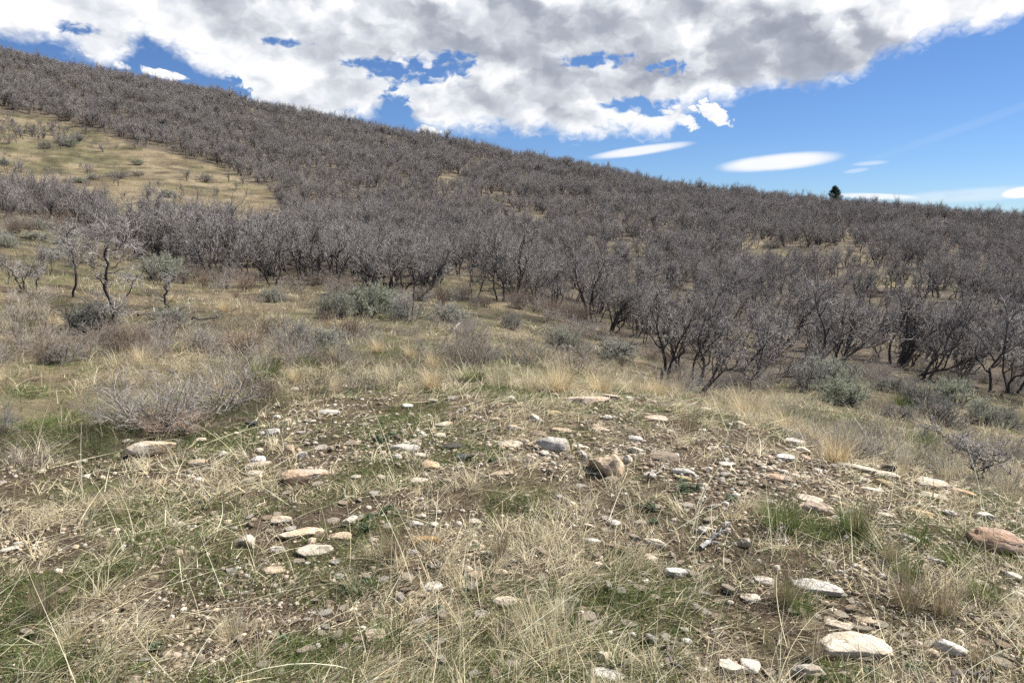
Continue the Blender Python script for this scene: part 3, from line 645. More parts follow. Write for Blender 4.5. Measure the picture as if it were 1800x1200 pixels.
for t in [(280, 745, 240, 95, 0, "wide tangled grey-pink leafless shrub behind the large pale slab"), (395, 712, 200, 85, 4, "leafless shrub with dark upright stems joining the tangled one's right side"),
          (215, 735, 150, 62, 2, "pale low branches fanning out on the tangled shrub's left"), (0, 760, 90, 75, 2, "whitish leafless branches poking in at the left border"), (40, 820, 120, 40, 1, "low brownish twig tangle below the whitish branches at left"),
          (330, 610, 170, 48, 2, "sprawl of pale dead twigs below the broken dead stem"), (445, 668, 110, 46, 4, "straggly leafless shrub right above the tangled pair"), (620, 690, 90, 34, 1, "reddish low shrub on the knoll's far left rim"), (310, 756, 230, 34, 3, "dark red-brown undergrowth at the tangled shrub's foot"), (470, 700, 110, 36, 3, "brown undergrowth right of the tangled shrub"),
          (640, 592, 80, 28, 4, "round buff twiggy shrub in front of the pale sagebrush"), (830, 650, 90, 62, 1, "leafless shrub with yellow-green herbs at its foot behind the knoll"), (760, 580, 60, 30, 1, "red-brown low shrub right of the dark ragged sagebrush"),
          (1010, 655, 110, 48, 1, "purple-brown twig tangle on the knoll's far rim"), (930, 640, 90, 48, 4, "grey twiggy shrub behind tall straw stems at centre"), (1195, 690, 90, 60, 2, "dense grey twigs around the forked oak's foot"),
          (1560, 806, 120, 36, 2, "pale grey twiggy shrub on the knoll's right flank"), (1630, 822, 130, 42, 2, "wide whitish leafless shrub down the knoll's right flank"), (1735, 800, 120, 36, 4, "leafless shrub with reddish twigs below the right-hand sagebrush row"),
          (1500, 785, 90, 34, 4, "brownish twig shrub just behind golden grass on the right flank"), (1120, 560, 110, 56, 1, "dark brush under the centre thicket edge"), (130, 610, 100, 34, 1, "brown twigs around the round sagebrush's foot"),
          (1785, 670, 60, 40, 1, "reddish brush at the right border below the thicket"), (1770, 860, 90, 40, 4, "sparse twigs on dry grass at the right border")]:
    shrub(*t)
# reddish brush in front of the oaks: a belt of shrubs
for k in range(150):
    px = rng.uniform(-20, 1820); py = poly_y(FRONT, px) + abs(rng.normal()) * (12 if px < 1120 else 4) + 2 + (rng.random() < .5) * rng.uniform(-14, 0)
    if px > 1120 and rng.random() < .5: py -= rng.uniform(5, 40)
    zone = 0 if px < 700 else 1 if px < 1120 else 2
    g = ground_at(px, py)[0]; m = 1 / mpp(g)
    h = rng.uniform(.3, .7) * m * (1 if px < 1120 else .7); shrub(px, py, h * rng.uniform(1.3, 2.4), h, int(rng.choice([1, 3, 3, 4, 0] if px < 1120 else [0, 4, 2, 1, 4])), ["low reddish brush in the belt along the left stand's foot", "low brown brush in the belt along the middle slope's foot", "low grey-brown brush in the belt along the right thicket's foot"][zone],
          ["brush belt of the left stand", "brush belt of the middle slope", "brush belt of the right thicket"][zone])
for k in range(46):
    px = rng.uniform(-10, 760); py = rng.uniform(515, 650); 
    if py < poly_y(FRONT, px) + 20: continue
    g = ground_at(px, py)[0]; m = 1 / mpp(g); h = rng.uniform(.18, .42) * m
    shrub(px, py, h * rng.uniform(1.6, 3.0), h, int(rng.choice([1, 3, 4])), "thin twiggy shrub scattered over the brown-green flat at left", "scattered twigs of the left flat")
for k in range(34):
    px = rng.uniform(780, 1180); py = rng.uniform(570, 655); g = ground_at(px, py)[0]; m = 1 / mpp(g); h = rng.uniform(.18, .4) * m
    shrub(px, py, h * rng.uniform(1.4, 2.6), h, int(rng.choice([1, 3, 4, 0])), "thin twiggy shrub scattered over the flat behind the knoll", "scattered twigs behind the knoll")
for k in range(18):
    px = rng.uniform(1380, 1810); py = rng.uniform(735, 790) + (px - 1380) * .10; g = ground_at(px, py)[0]; m = 1 / mpp(g); h = rng.uniform(.14, .3) * m
    shrub(px, py, h * rng.uniform(1.6, 3), h, int(rng.choice([2, 2, 4, 1])), "thin pale twiggy shrub scattered down the knoll's right flank", "scattered twigs of the right flank")

# fallen limbs and sticks
def stick(name, pts, r0, label, cat='branch', col=(.30, .27, .24), seed=0, side=3, lift=.01):
    rng = np.random.default_rng(seed); G = ground_at([p[0] for p in pts], [p[1] for p in pts]); n = 14; q = np.linspace(0, len(G) - 1, n)
    P = np.stack([np.interp(q, range(len(G)), G[:, c]) for c in range(3)], 1); P[:, 2] = height(P[:, 0], P[:, 1]) + r0 + lift; P += rng.normal(size=P.shape) * r0 * .9
    o3 = P[0].copy(); P = (P - o3)[None]; R = taper(np.array([r0]), [r0 * .4], n); mb = MB(); tubes(mb, P, R, 6, twig_cols(1, rng, col, .1, 0))
    L = float(np.linalg.norm(P[0, -1]))
    if side:
        S, D, rr_, t = spawn(P, R, side, .25, .95, 25, 60, rng); P2 = grow(S, D, L * .28 * rng.uniform(.5, 1.2, len(S)), 6, .18, .05, rng); tubes(mb, P2, taper(rr_ * .6, r0 * .15, 6), 4, twig_cols(len(S), rng, col, .2, .2))
    o = link(name, mb.mesh(name), M_BARK); o.location = o3; return tag(o, label, cat)
stick('fallen_limb', [(242, 566), (280, 560), (318, 562), (352, 556)], .022, "dark fallen limb below the broken dead stem", seed=1, col=(.09, .08, .07), side=6, lift=.1)
stick('fallen_limb', [(338, 572), (360, 573), (385, 566), (392, 560)], .02, "dark fallen limb with upturned end right of the low sagebrush", seed=2, col=(.09, .08, .07), side=5, lift=.1)
stick('fallen_limb', [(270, 553), (285, 570), (300, 586)], .014, "straight whitish dead stick leaning in the twigs below the broken stem", seed=3, col=(.42, .39, .36), side=0, lift=.12)
stick('dry_stick', [(1142, 846), (1150, 834), (1166, 826)], .016, "stubby pale stick right of the big notched tan rock", seed=4, col=(.42, .37, .31), side=1)
stick('dry_stick', [(1372, 930), (1378, 950), (1386, 972)], .008, "upright whitish dead twig left of the green tuft at right", seed=5, col=(.45, .42, .38), side=5, lift=.03)
stick('dry_stick', [(1128, 1128), (1165, 1150), (1190, 1178), (1206, 1199)], .011, "grey-brown stick slanting out at the bottom border", seed=6, col=(.17, .145, .125), side=1)
stick('dry_stick', [(1545, 925), (1600, 935), (1660, 945), (1720, 968)], .007, "long thin bleached stick pointing at the reddish boulder", seed=7, col=(.42, .38, .31), side=2)
stick('dry_stick', [(1668, 1199), (1705, 1191), (1745, 1186)], .010, "dark stick lying at the bottom right corner", seed=8, col=(.15, .13, .12), side=1)
stick('dry_stick', [(1085, 890), (1130, 898), (1180, 901)], .006, "thin dark twig lying on bare soil below the notched rock", seed=9, col=(.12, .10, .08), side=2)
stick('dry_stick', [(1235, 965), (1255, 948), (1285, 925)], .013, "lichen-whitened knobbly twig on the soil at lower right centre", seed=10, col=(.40, .39, .37), side=7)
stick('dry_stick', [(690, 524), (806, 527)], .02, "thin pole lying in the brush before the pale grass gap", seed=11, col=(.2, .17, .15), side=3, lift=.05)
stick('fallen_limb', [(795, 586), (808, 575), (822, 578)], .022, "white snapped branch stub on the flat behind the knoll", seed=12, col=(.5, .47, .43), side=2, lift=.05)
stick('dry_stick', [(755, 1003), (775, 1000), (762, 985)], .006, "curled pale twig below the orange stone", seed=13, col=(.45, .42, .38), side=3)
# ------------------------------------------------------------------ stones
import bmesh
def ico(sub):
    bm = bmesh.new(); bmesh.ops.create_icosphere(bm, subdivisions=sub, radius=1.0)
    v = np.array([q.co[:] for q in bm.verts]); f = np.array([[q.index for q in p.verts] for p in bm.faces]); bm.free(); return v, f
ICO4, ICO3, ICO2 = ico(4), ico(3), ico(1)
def n3(p, s): return (vnoise(p[:, 0] + 7.1 * p[:, 2], p[:, 1] - 3.7 * p[:, 2], s) + vnoise(p[:, 1] + 5.3 * p[:, 0], p[:, 2] + 1.9 * p[:, 1], s + 5) + vnoise(p[:, 2] - 2.2 * p[:, 1], p[:, 0] + 4.1 * p[:, 2], s + 9)) / 3 - .5
def rock_mesh(shape, dims, seed, ic=ICO4):
    rng = np.random.default_rng(seed); v, f = ic; p = v.copy()
    if shape == 'round':
        p = p * (1 + .5 * n3(p * 1.2, seed))[:, None]; cuts, dl, dh = 6, .70, 1.0
    elif shape == 'slab':
        p = np.sign(p) * np.abs(p) ** np.array([.78, .78, .55]); p = p * (1 + .30 * n3(p * 1.3, seed))[:, None]; cuts, dl, dh = 7, .70, .95
    elif shape == 'wedge':
        p = np.sign(p) * np.abs(p) ** .6; p = p * (1 + .2 * n3(p * 1.3, seed))[:, None]; p[:, 2] *= .62 - .38 * p[:, 0]; cuts, dl, dh = 6, .66, .92
    else:
        p = np.sign(p) * np.abs(p) ** .7; p = p * (1 + .25 * n3(p * 1.2, seed))[:, None]; cuts, dl, dh = 11, .52, .86
    for _ in range(cuts):
        n = nrm(rng.normal(size=3)); 
        if shape == 'slab': n = nrm(n * [1, 1, .25])
        d = rng.uniform(dl, dh); q = p @ n - d; p = p - np.maximum(q, 0)[:, None] * n * .92
    p = p + nrm(p) * (.14 * n3(p * 3.3, seed + 3) + .08 * n3(p * 8, seed + 4) + .05 * n3(p * 19, seed + 6))[:, None]
    lo, hi = p.min(0), p.max(0); p = (p - (lo + hi) / 2) / (hi - lo)
    p = p * np.array(dims)
    mb = MB(); mb.add(p, f); return mb.mesh('stone_mesh')
RC = dict(W=(.74, .69, .60), C=(.68, .60, .47), T=(.55, .44, .31), P=(.64, .51, .395), G=(.56, .525, .46), D=(.10, .10, .098), O=(.52, .33, .14), R=(.50, .365, .275), B=(.28, .225, .17), K=(.03, .027, .025), Y=(.55, .44, .25))
FOOT = []
def stone(px, py, w, h, shape, ck, label, group=None, depth=None, tilt=(0, 0), rot=None, seed=None, name='stone', me=None, sink=.25):
    """py is the lowest visible row of the stone, w and h its size in the photograph"""
    seed = int(px * 7 + py * 13) if seed is None else seed; rng = np.random.default_rng(seed)
    g = ground_at(px, py - .15 * h)[0]; dist = math.hypot(g[0], g[1], 1.6 - g[2]); m = mpp(g); ang = math.asin(min(.9, (1.6 - g[2]) / dist))
    W = w * m; hm = h * m; kH = dict(slab=.11, round=.27, block=.32, wedge=.34)[shape]
    Hh = kH * W; Dp = (hm - Hh * math.cos(ang)) / math.sin(ang)
    if Dp < .45 * W: Dp = .45 * W; Hh = max((hm - Dp * math.sin(ang)) / math.cos(ang), .07 * W)
    if Dp > 1.05 * W: Dp = 1.05 * W; Hh = max(Hh, (hm - Dp * math.sin(ang)) / math.cos(ang))
    if depth: Dp = depth * W
    sink = .46 if shape in ('round', 'slab') else .32
    H = Hh / (1 - sink); Dp *= 1.08; W *= 1.06
    if me is None: me = rock_mesh(shape, (W, Dp, H), seed); sc = (1, 1, 1)
    else: sc = (W, Dp, H)
    o = link(name, me, M_ROCK); o.scale = sc
    u = np.array([g[0], g[1]]) / max(1e-6, math.hypot(g[0], g[1])); c = np.array([g[0], g[1]]) + u * Dp * .32
    fr = c - u * Dp * .45; z = float(max(height(c[0], c[1]), min(height(fr[0], fr[1]), height(c[0], c[1]) + .25 * Hh) + .004)); o.location = (c[0], c[1], z + .004 + Hh - H / 2)
    FOOT.append((c[0], c[1], max(W * .46, .5 * Dp) if abs(W - Dp) < .1 * W else W * .46, Dp * .46, u[0], u[1]))
    yaw = -math.atan2(u[0], u[1]) + (rng.normal() * .15 if rot is None else rot)
    e = 1e-1; sx = float(height(c[0] + e, c[1]) - height(c[0] - e, c[1])) / (2 * e); sy = float(height(c[0], c[1] + e) - height(c[0], c[1] - e)) / (2 * e)
    m3 = Matrix.Rotation(tilt[0] - math.atan(np.clip(sx, -.35, .35)) * .7, 3, 'Y') @ Matrix.Rotation(tilt[1] + math.atan(np.clip(sy, -.3, .3)) * .7, 3, 'X') @ Matrix.Rotation(yaw, 3, 'Z')
    o.rotation_euler = m3.to_euler()
    k = rng.uniform(.92, 1.08); o.color = (*[v * k for v in RC[ck]], 1)
    return tag(o, label, 'rock', group)
STONES = [
 (268, 805, 78, 32, 'block', 'C', "large pale boulder with ochre top edge below the wide tangled shrub"), (353, 778, 21, 9, 'round', 'W', "small white stone up and right of the large pale boulder"),
 (445, 752, 24, 13, 'block', 'D', "dark shadowed stone standing in grass above the white-grey cobbles"), (479, 768, 25, 16, 'block', 'G', "squarish grey-white cobble right below the dark shadowed stone"), (462, 766, 12, 8, 'round', 'W', "chip of white stone touching the squarish grey-white cobble"),
 (487, 737, 14, 8, 'round', 'W', "tiny bright white stone above the squarish cobble"), (506, 748, 12, 11, 'block', 'C', "upright little cream stone right of the squarish cobble"), (345, 818, 30, 10, 'slab', 'T', "flat tan stone just right of the large pale boulder"),
 (392, 802, 15, 9, 'round', 'W', "white pebble in grass midway between boulder and egg-shaped cobble"), (349, 850, 18, 11, 'round', 'C', "small cream stone below the flat tan one"), (455, 815, 27, 14, 'round', 'W', "egg-shaped white cobble sitting on a flat pale stone"),
 (453, 822, 46, 8, 'slab', 'C', "thin flat pale stone under the egg-shaped white cobble"), (447, 838, 31, 11, 'slab', 'C', "second flat pale stone, below the one under the white cobble"), (455, 796, 16, 9, 'round', 'C', "pebble directly above the egg-shaped white cobble"),
 (509, 803, 20, 20, 'round', 'T', "upright tan egg-like stone behind the sandstone wedge"), (532, 807, 15, 13, 'block', 'G', "grey broken stone right of the upright tan one"), (536, 853, 78, 30, 'wedge', 'P', "pinkish sandstone wedge with a dark left face"),
 (580, 730, 36, 10, 'slab', 'W', "flat white slab lying in short green grass on the knoll's left"), (518, 688, 15, 7, 'round', 'W', "lone white stone at the foot of the straggly shrub"), (605, 683, 13, 6, 'round', 'W', "white stone on the far left rim of the knoll"), (665, 660, 14, 5, 'round', 'W', "pale stone by the reddish low shrub on the rim"),
 (711, 794, 54, 13, 'slab', 'G', "long flat grey slab left of the dark slates"), (795, 792, 38, 13, 'slab', 'D', "dark slate slab, upper one of two"), (813, 814, 32, 17, 'block', 'D', "dark squarish slate block, lower one of two"), (838, 804, 26, 8, 'slab', 'B', "brown flat stone at the lower slate's right"), (808, 828, 11, 9, 'block', 'G', "grey chip below the dark slate block"),
 (756, 830, 33, 21, 'wedge', 'T', "tan sandstone wedge left of the dark slate block"), (735, 853, 34, 10, 'slab', 'C', "flat cream stone below the tan sandstone wedge"), (746, 839, 11, 9, 'round', 'W', "round white pebble between the tan wedge and flat cream stone"), (698, 808, 18, 9, 'round', 'G', "grey stone under the long grey slab"), (740, 806, 28, 8, 'slab', 'C', "flat pale stone between the grey slab and the dark slates"),
 (773, 772, 22, 12, 'round', 'C', "cream stone above the dark slates"), (780, 752, 34, 10, 'slab', 'C', "flat cream stone half hidden in straw above the slates"), (742, 766, 12, 7, 'round', 'W', "white pebble left of the cream stone above the slates"), (668, 846, 20, 10, 'block', 'C', "cream stone in grass between wedge and tan block"), (625, 843, 18, 7, 'slab', 'C', "flat stone sunk in grass right of the sandstone wedge"),
 (895, 790, 46, 16, 'round', 'W', "white stone marbled with black, left of the smooth grey boulder"), (971, 795, 60, 26, 'round', 'G', "smooth rounded light grey boulder in the middle of the knoll"), (957, 802, 16, 9, 'round', 'W', "white stone at the smooth grey boulder's left foot"), (976, 806, 14, 7, 'round', 'G', "pebble at the smooth grey boulder's foot, right of the white one"), (904, 760, 32, 12, 'round', 'C', "oval cream cobble above the marbled stone"), (945, 768, 34, 10, 'slab', 'B', "brown flat stone above the smooth grey boulder"), (985, 762, 40, 9, 'slab', 'T', "thin tan slab above and right of the smooth grey boulder"),
 (940, 744, 17, 15, 'wedge', 'G', "pointed little grey stone on the knoll's middle"), (974, 731, 30, 9, 'slab', 'Y', "flat yellowish stone above the pointed grey one"), (870, 742, 20, 9, 'round', 'C', "cream stone in straw left of the pointed grey one"), (898, 704, 17, 8, 'round', 'W', "white stone in straw at the knoll's far side"), (796, 705, 22, 8, 'block', 'G', "grey stone with dark underside on the far side of the knoll"), (716, 718, 20, 8, 'slab', 'W', "flat white stone in far straw, left"), (722, 732, 12, 6, 'round', 'W', "white pebble below the flat white stone in far straw"),
 (1030, 712, 82, 22, 'slab', 'P', "long pinkish sandstone ledge at the knoll's far rim"), (1073, 701, 34, 9, 'slab', 'P', "broken right end of the long pinkish ledge"), (1106, 703, 15, 6, 'round', 'W', "white stone right of the long pinkish ledge"), (1152, 744, 44, 14, 'slab', 'P', "flat pinkish-tan slab in straw at the far right of the knoll"), (1105, 764, 33, 12, 'round', 'B', "brownish grey oval cobble below the flat pinkish-tan slab"), (1055, 760, 32, 10, 'slab', 'P', "flat pinkish stone left of the brownish oval cobble"), (1068, 738, 16, 8, 'round', 'W', "white stone above the flat pinkish stone"), (1110, 725, 12, 6, 'round', 'W', "white pebble on the rim between ledge and slab"),
 (1116, 778, 28, 12, 'round', 'W', "white cobble with grey spots above the notched rock"), (1117, 798, 32, 12, 'block', 'C', "rough cream stone straight above the notched rock's right end"), (1000, 811, 18, 12, 'round', 'B', "small brown stone left of the notched rock"), (1027, 814, 12, 17, 'round', 'W', "upright white oval stone touching the notched rock's left"), (1026, 792, 22, 8, 'round', 'C', "pale stone behind the upright white oval"), (1020, 799, 16, 7, 'round', 'G', "grey pebble over the upright white oval"),
 (1103, 818, 17, 18, 'round', 'G', "grey stone half hidden behind the notched rock's right side"), (1169, 812, 52, 22, 'slab', 'B', "tilted brown-grey slab right of the notched rock"), (1179, 764, 18, 9, 'round', 'W', "white stone below the flat pinkish-tan slab's right end"), (1198, 834, 36, 11, 'round', 'W', "white oval stone right of the tilted brown slab"), (1142, 842, 22, 11, 'block', 'W', "angular white stone beside the stubby pale stick"), (1200, 846, 30, 8, 'slab', 'Y', "yellowish flat stone under the white oval"), (1278, 822, 28, 11, 'slab', 'W', "bright flat white stone on bare soil at right centre"), (1256, 795, 26, 10, 'round', 'W', "white stone above the bright flat white one"), (1245, 800, 10, 12, 'block', 'C', "upright cream chip left of the white stone"),
 (1240, 724, 19, 8, 'round', 'W', "white stone by the golden tussock on the far rim"), (1303, 752, 18, 11, 'wedge', 'C', "pale stone leaning on the slope right of the far golden tussock"), (1397, 782, 35, 13, 'slab', 'W', "white slab below the golden tussock on the right flank"), (1411, 799, 27, 13, 'block', 'W', "white stone right under the slab by the golden tussock"), (1380, 812, 30, 14, 'slab', 'W', "white slab, lowest of three under the golden tussock"), (1418, 812, 15, 9, 'round', 'P', "little pink stone beside the lowest of three white slabs"), (1436, 832, 18, 10, 'round', 'W', "white stone left of the long pale ledge on the right flank"),
 (1367, 851, 54, 18, 'round', 'P', "pale pinkish oval boulder on the slope at right"), (1378, 835, 15, 9, 'round', 'W', "white pebble over the pale pinkish oval"), (1397, 841, 18, 9, 'round', 'W', "white stone right of the pale pinkish oval"), (1423, 886, 44, 15, 'slab', 'C', "pale slab just behind the orange-pink boulder"), (1432, 905, 63, 25, 'round', 'P', "orange-pink rounded boulder beside green grass tufts at right"), (1345, 917, 21, 10, 'round', 'P', "small pinkish stone left of the green tufts"), (1468, 915, 14, 9, 'round', 'G', "grey pebble at the orange-pink boulder's right"),
 (1505, 828, 66, 13, 'slab', 'C', "upper end of the long pale ledge on the right flank"), (1552, 840, 56, 13, 'slab', 'C', "lower end of the long pale ledge beside the charred stone"), (1551, 856, 34, 13, 'block', 'Y', "yellow block under the long pale ledge"), (1560, 833, 26, 18, 'block', 'K', "charred black stone behind the long pale ledge"), (1520, 847, 26, 7, 'slab', 'W', "flat white stone left of the yellow block"), (1535, 866, 40, 8, 'slab', 'C', "thin pale slab below the yellow block"),  # the block behind the ledge is coloured near-black all over
 (1640, 862, 54, 22, 'slab', 'C', "leaning pale slab right of the charred stone"), (1640, 880, 44, 14, 'slab', 'C', "dull pale slab below the leaning one"), (1690, 872, 44, 12, 'slab', 'T', "tan stone on the edge right of the leaning pale slab"), (1619, 909, 42, 12, 'slab', 'Y', "yellowish flat stone above the reddish boulder's left"), (1670, 908, 23, 11, 'round', 'W', "white stone with grey spots above the reddish boulder"), (1731, 914, 30, 14, 'round', 'W', "white rough stone nearest above the reddish boulder"), (1555, 910, 28, 9, 'slab', 'C', "cream stone between green tufts and yellowish flat stone"), (1600, 953, 30, 11, 'block', 'W', "white angular stone below the long bleached stick"),
 (1754, 976, 100, 48, 'round', 'R', "big reddish-tan boulder at the right border"), (1780, 1022, 28, 16, 'wedge', 'W', "white angular stone below the reddish boulder"), (1645, 990, 28, 8, 'slab', 'W', "flat white stone left of the reddish boulder's foot"), (1720, 1030, 30, 10, 'slab', 'C', "cream flat stone below left of the reddish boulder"),
 (1440, 1047, 86, 28, 'round', 'W', "long oval whitish boulder behind an upright straw tuft"), (1343, 1028, 38, 14, 'slab', 'W', "white flat stone left of the long oval boulder"), (1318, 1060, 34, 15, 'slab', 'W', "white slab sliding left below the flat white stone"), (1455, 993, 22, 9, 'round', 'W', "white stone above the long oval boulder"), (1306, 965, 22, 20, 'block', 'C', "pale broken stone on bare soil at right centre"),
 (1490, 1157, 134, 46, 'slab', 'C', "largest pale cream slab at the lower right"), (1476, 1110, 52, 16, 'wedge', 'C', "cream wedge behind the largest slab"), (1520, 1097, 40, 9, 'slab', 'T', "thin tan plate above the cream wedge"), (1668, 1155, 56, 28, 'wedge', 'W', "white sloping stone right of the largest slab"), (1420, 1196, 58, 28, 'round', 'G', "grey-topped white boulder at the lower border below the largest slab"), (1318, 1187, 34, 26, 'block', 'W', "broken white stone at the lower border left of the grey-topped one"), (1283, 1192, 44, 28, 'block', 'C', "cream stone at the lower border, left of the broken white one"), (1235, 1186, 28, 12, 'round', 'C', "flat cream cobble near the lower border by the slanting stick"), (1068, 1205, 62, 28, 'block', 'W', "white boulder cut by the lower border at centre"), (1062, 1172, 22, 26, 'block', 'C', "yellow-white upright stone over the boulder at the lower border"), (1206, 1134, 19, 12, 'round', 'W', "round white pebble near the slanting stick"),
 (749, 963, 52, 22, 'block', 'O', "flat bright orange stone at the lower centre"), (530, 947, 78, 19, 'slab', 'C', "long pale disc-like slab at left centre"), (553, 981, 64, 23, 'slab', 'C', "pale layered slab below the disc-like one"), (434, 967, 28, 29, 'block', 'C', "upright cream stone left of the disc-like slab"), (488, 975, 27, 16, 'block', 'W', "white notched stone between upright cream stone and layered slab"), (494, 924, 36, 17, 'block', 'C', "cream stone above the disc-like slab"), (480, 1012, 42, 17, 'slab', 'T', "tan layered stone below the notched white one"), (598, 952, 40, 15, 'slab', 'T', "dull tan slab right of the disc-like one"), (657, 955, 18, 9, 'round', 'W', "white stone left of the orange stone"), (616, 925, 30, 16, 'block', 'C', "crumbled cream stone above the dull tan slab"),
 (732, 927, 26, 10, 'wedge', 'W', "small white stone above the orange one"), (763, 928, 17, 12, 'block', 'C', "cream chip right of the small white stone"), (742, 912, 14, 8, 'round', 'C', "cream pebble at the top of the chips above the orange stone"), (835, 922, 22, 10, 'slab', 'C', "cream flake in straw right of the chips"), (760, 1043, 42, 19, 'slab', 'W', "white layered stone below the orange one"), (815, 1010, 36, 17, 'round', 'C', "cream cobble, upper of two right of the layered white stone"), (832, 1023, 38, 18, 'round', 'T', "tan cobble, lower of two right of the layered white stone"), (880, 1014, 27, 13, 'round', 'C', "cream cobble right of the stacked two"), (887, 1072, 44, 23, 'round', 'C', "whitish cobble over dark straw at lower centre"), (742, 1052, 26, 10, 'slab', 'T', "tan flat stone under the white layered one"), (725, 978, 24, 12, 'block', 'G', "grey rough stone below left of the orange one"),
 (660, 1135, 34, 27, 'block', 'P', "upright pinkish layered stone at lower centre"), (1079, 927, 25, 14, 'round', 'W', "smooth egg-like white stone below the notched rock"), (1040, 958, 32, 11, 'round', 'W', "white cobble in straw left under the egg-like stone"), (1035, 932, 22, 10, 'block', 'W', "white chip left of the egg-like stone"), (1150, 966, 40, 18, 'block', 'C', "cream angular stone right under the egg-like stone"), (1187, 1021, 42, 21, 'block', 'W', "white angular stone below the cream angular one"), (1142, 987, 24, 11, 'slab', 'C', "cream flake between two angular stones"), (1240, 937, 34, 9, 'slab', 'C', "flat cream stone beside the knobbly whitened twig"), (1105, 1027, 14, 8, 'round', 'W', "white pebble left of the white angular stone"), (1133, 1027, 14, 8, 'block', 'W', "white chip right beside the white pebble at lower centre"), (1052, 1000, 24, 12, 'round', 'C', "cream stone half under straw at lower centre"), (1235, 940, 20, 14, 'round', 'G', "greenish grey cobble by the knobbly whitened twig"), (1202, 1112, 18, 8, 'slab', 'C', "flat chip above the round white pebble"),
 (16, 971, 30, 8, 'slab', 'W', "flat white stone at the left border"), (400, 922, 16, 8, 'round', 'C', "lone pebble on the thatch left of the cream stone"), (310, 928, 26, 10, 'block', 'C', "pale lump half buried in thatch at left"), (225, 780, 18, 7, 'round', 'C', "dull stone left over the large pale boulder"),
 (880, 838, 44, 9, 'slab', 'T', "dull tan plate in grass left of the notched rock"), (545, 922, 0, 0, '', '', '')]
for t in STONES:
    if t[2]: stone(*t)
# the notched tan rock: two peaks with a dip between, dark hollow to the left
def notched_rock():
    v, f = ICO4; p = np.sign(v) * np.abs(v) ** .62; rng = np.random.default_rng(5)
    for n, d in [((-.80, -.5, -.42), .38), ((.25, -.95, .25), .60), ((.9, -.2, .3), .72), ((-.3, .5, .8), .72), ((.75, .1, .65), .84), ((.1, -.55, .83), .80), ((-.62, -.1, .8), .80)]:
        n = nrm(np.array(n)); p = p - np.maximum(p @ n - d, 0)[:, None] * n * .95
    notch = np.exp(-((p[:, 0] + .02) / .16) ** 2) * sstep(.1, .7, p[:, 2]); p[:, 2] -= .32 * notch
    p[:, 2] += .16 * np.exp(-((p[:, 0] - .36) / .26) ** 2) * sstep(.1, .7, p[:, 2])
    p = p + nrm(p) * (.07 * n3(p * 3, 3) + .03 * n3(p * 9, 8))[:, None]
    lo, hi = p.min(0), p.max(0); p = (p - (lo + hi) / 2) / (hi - lo)
    g = ground_at(1068, 836)[0]; m = mpp(g)
    mb = MB(); mb.add(p * np.array([68 * m, 52 * m, 50 * m]), f)
    o = link('stone', mb.mesh('notched_stone'), M_ROCK); o.location = (g[0], g[1] + 14 * m, g[2] + 13 * m); o.rotation_euler = (0, .08, -.12); o.color = (.60, .47, .33, 1)
    tag(o, "big angular tan rock with a notched top and dark left hollow", 'rock')
notched_rock()
# cobbles nobody could tell apart, scattered over the knoll
COB = [rock_mesh(s, (1, 1, 1), 900 + i, ICO3) for i, s in enumerate(['round', 'block', 'block', 'slab', 'block', 'slab', 'wedge', 'slab'])]
for me in COB: me.materials.append(M_ROCK)
rng = np.random.default_rng(77); taken = np.array([(t[0], t[1]) for t in STONES if t[2]]); n = 0
while n < 270:
    px = rng.uniform(-10, 1810); py = rng.uniform(690, 1195)
    if py < np.interp(px, [0, 380, 520, 700, 1200, 1500, 1800], [840, 800, 740, 692, 705, 810, 905]): continue
    if vnoise(px / 120, py / 60, 41) < .40 or (px < 420 and rng.random() < .75) or (px < 900 and rng.random() < .35): continue
    if np.min(np.hypot(taken[:, 0] - px, (taken[:, 1] - py) * 1.6)) < 19: continue
    taken = np.vstack([taken, (px, py)]); k = 1 + (py - 690) / 500 * 1.1; w = rng.uniform(8, 17) * k
    zone = "left half" if px < 900 else "right half"
    stone(px, py, w, w * rng.uniform(.34, .55), 'slab' if rng.random() < .5 else 'block', rng.choice(list('WWCCTCPC')), "small pale cobble half sunk in the soil and straw of the knoll's " + zone, "small cobbles on the knoll's " + zone, me=COB[int(rng.integers(8))], name='cobble', rot=rng.random() * 6.28, seed=int(rng.integers(1e6)))
    n += 1
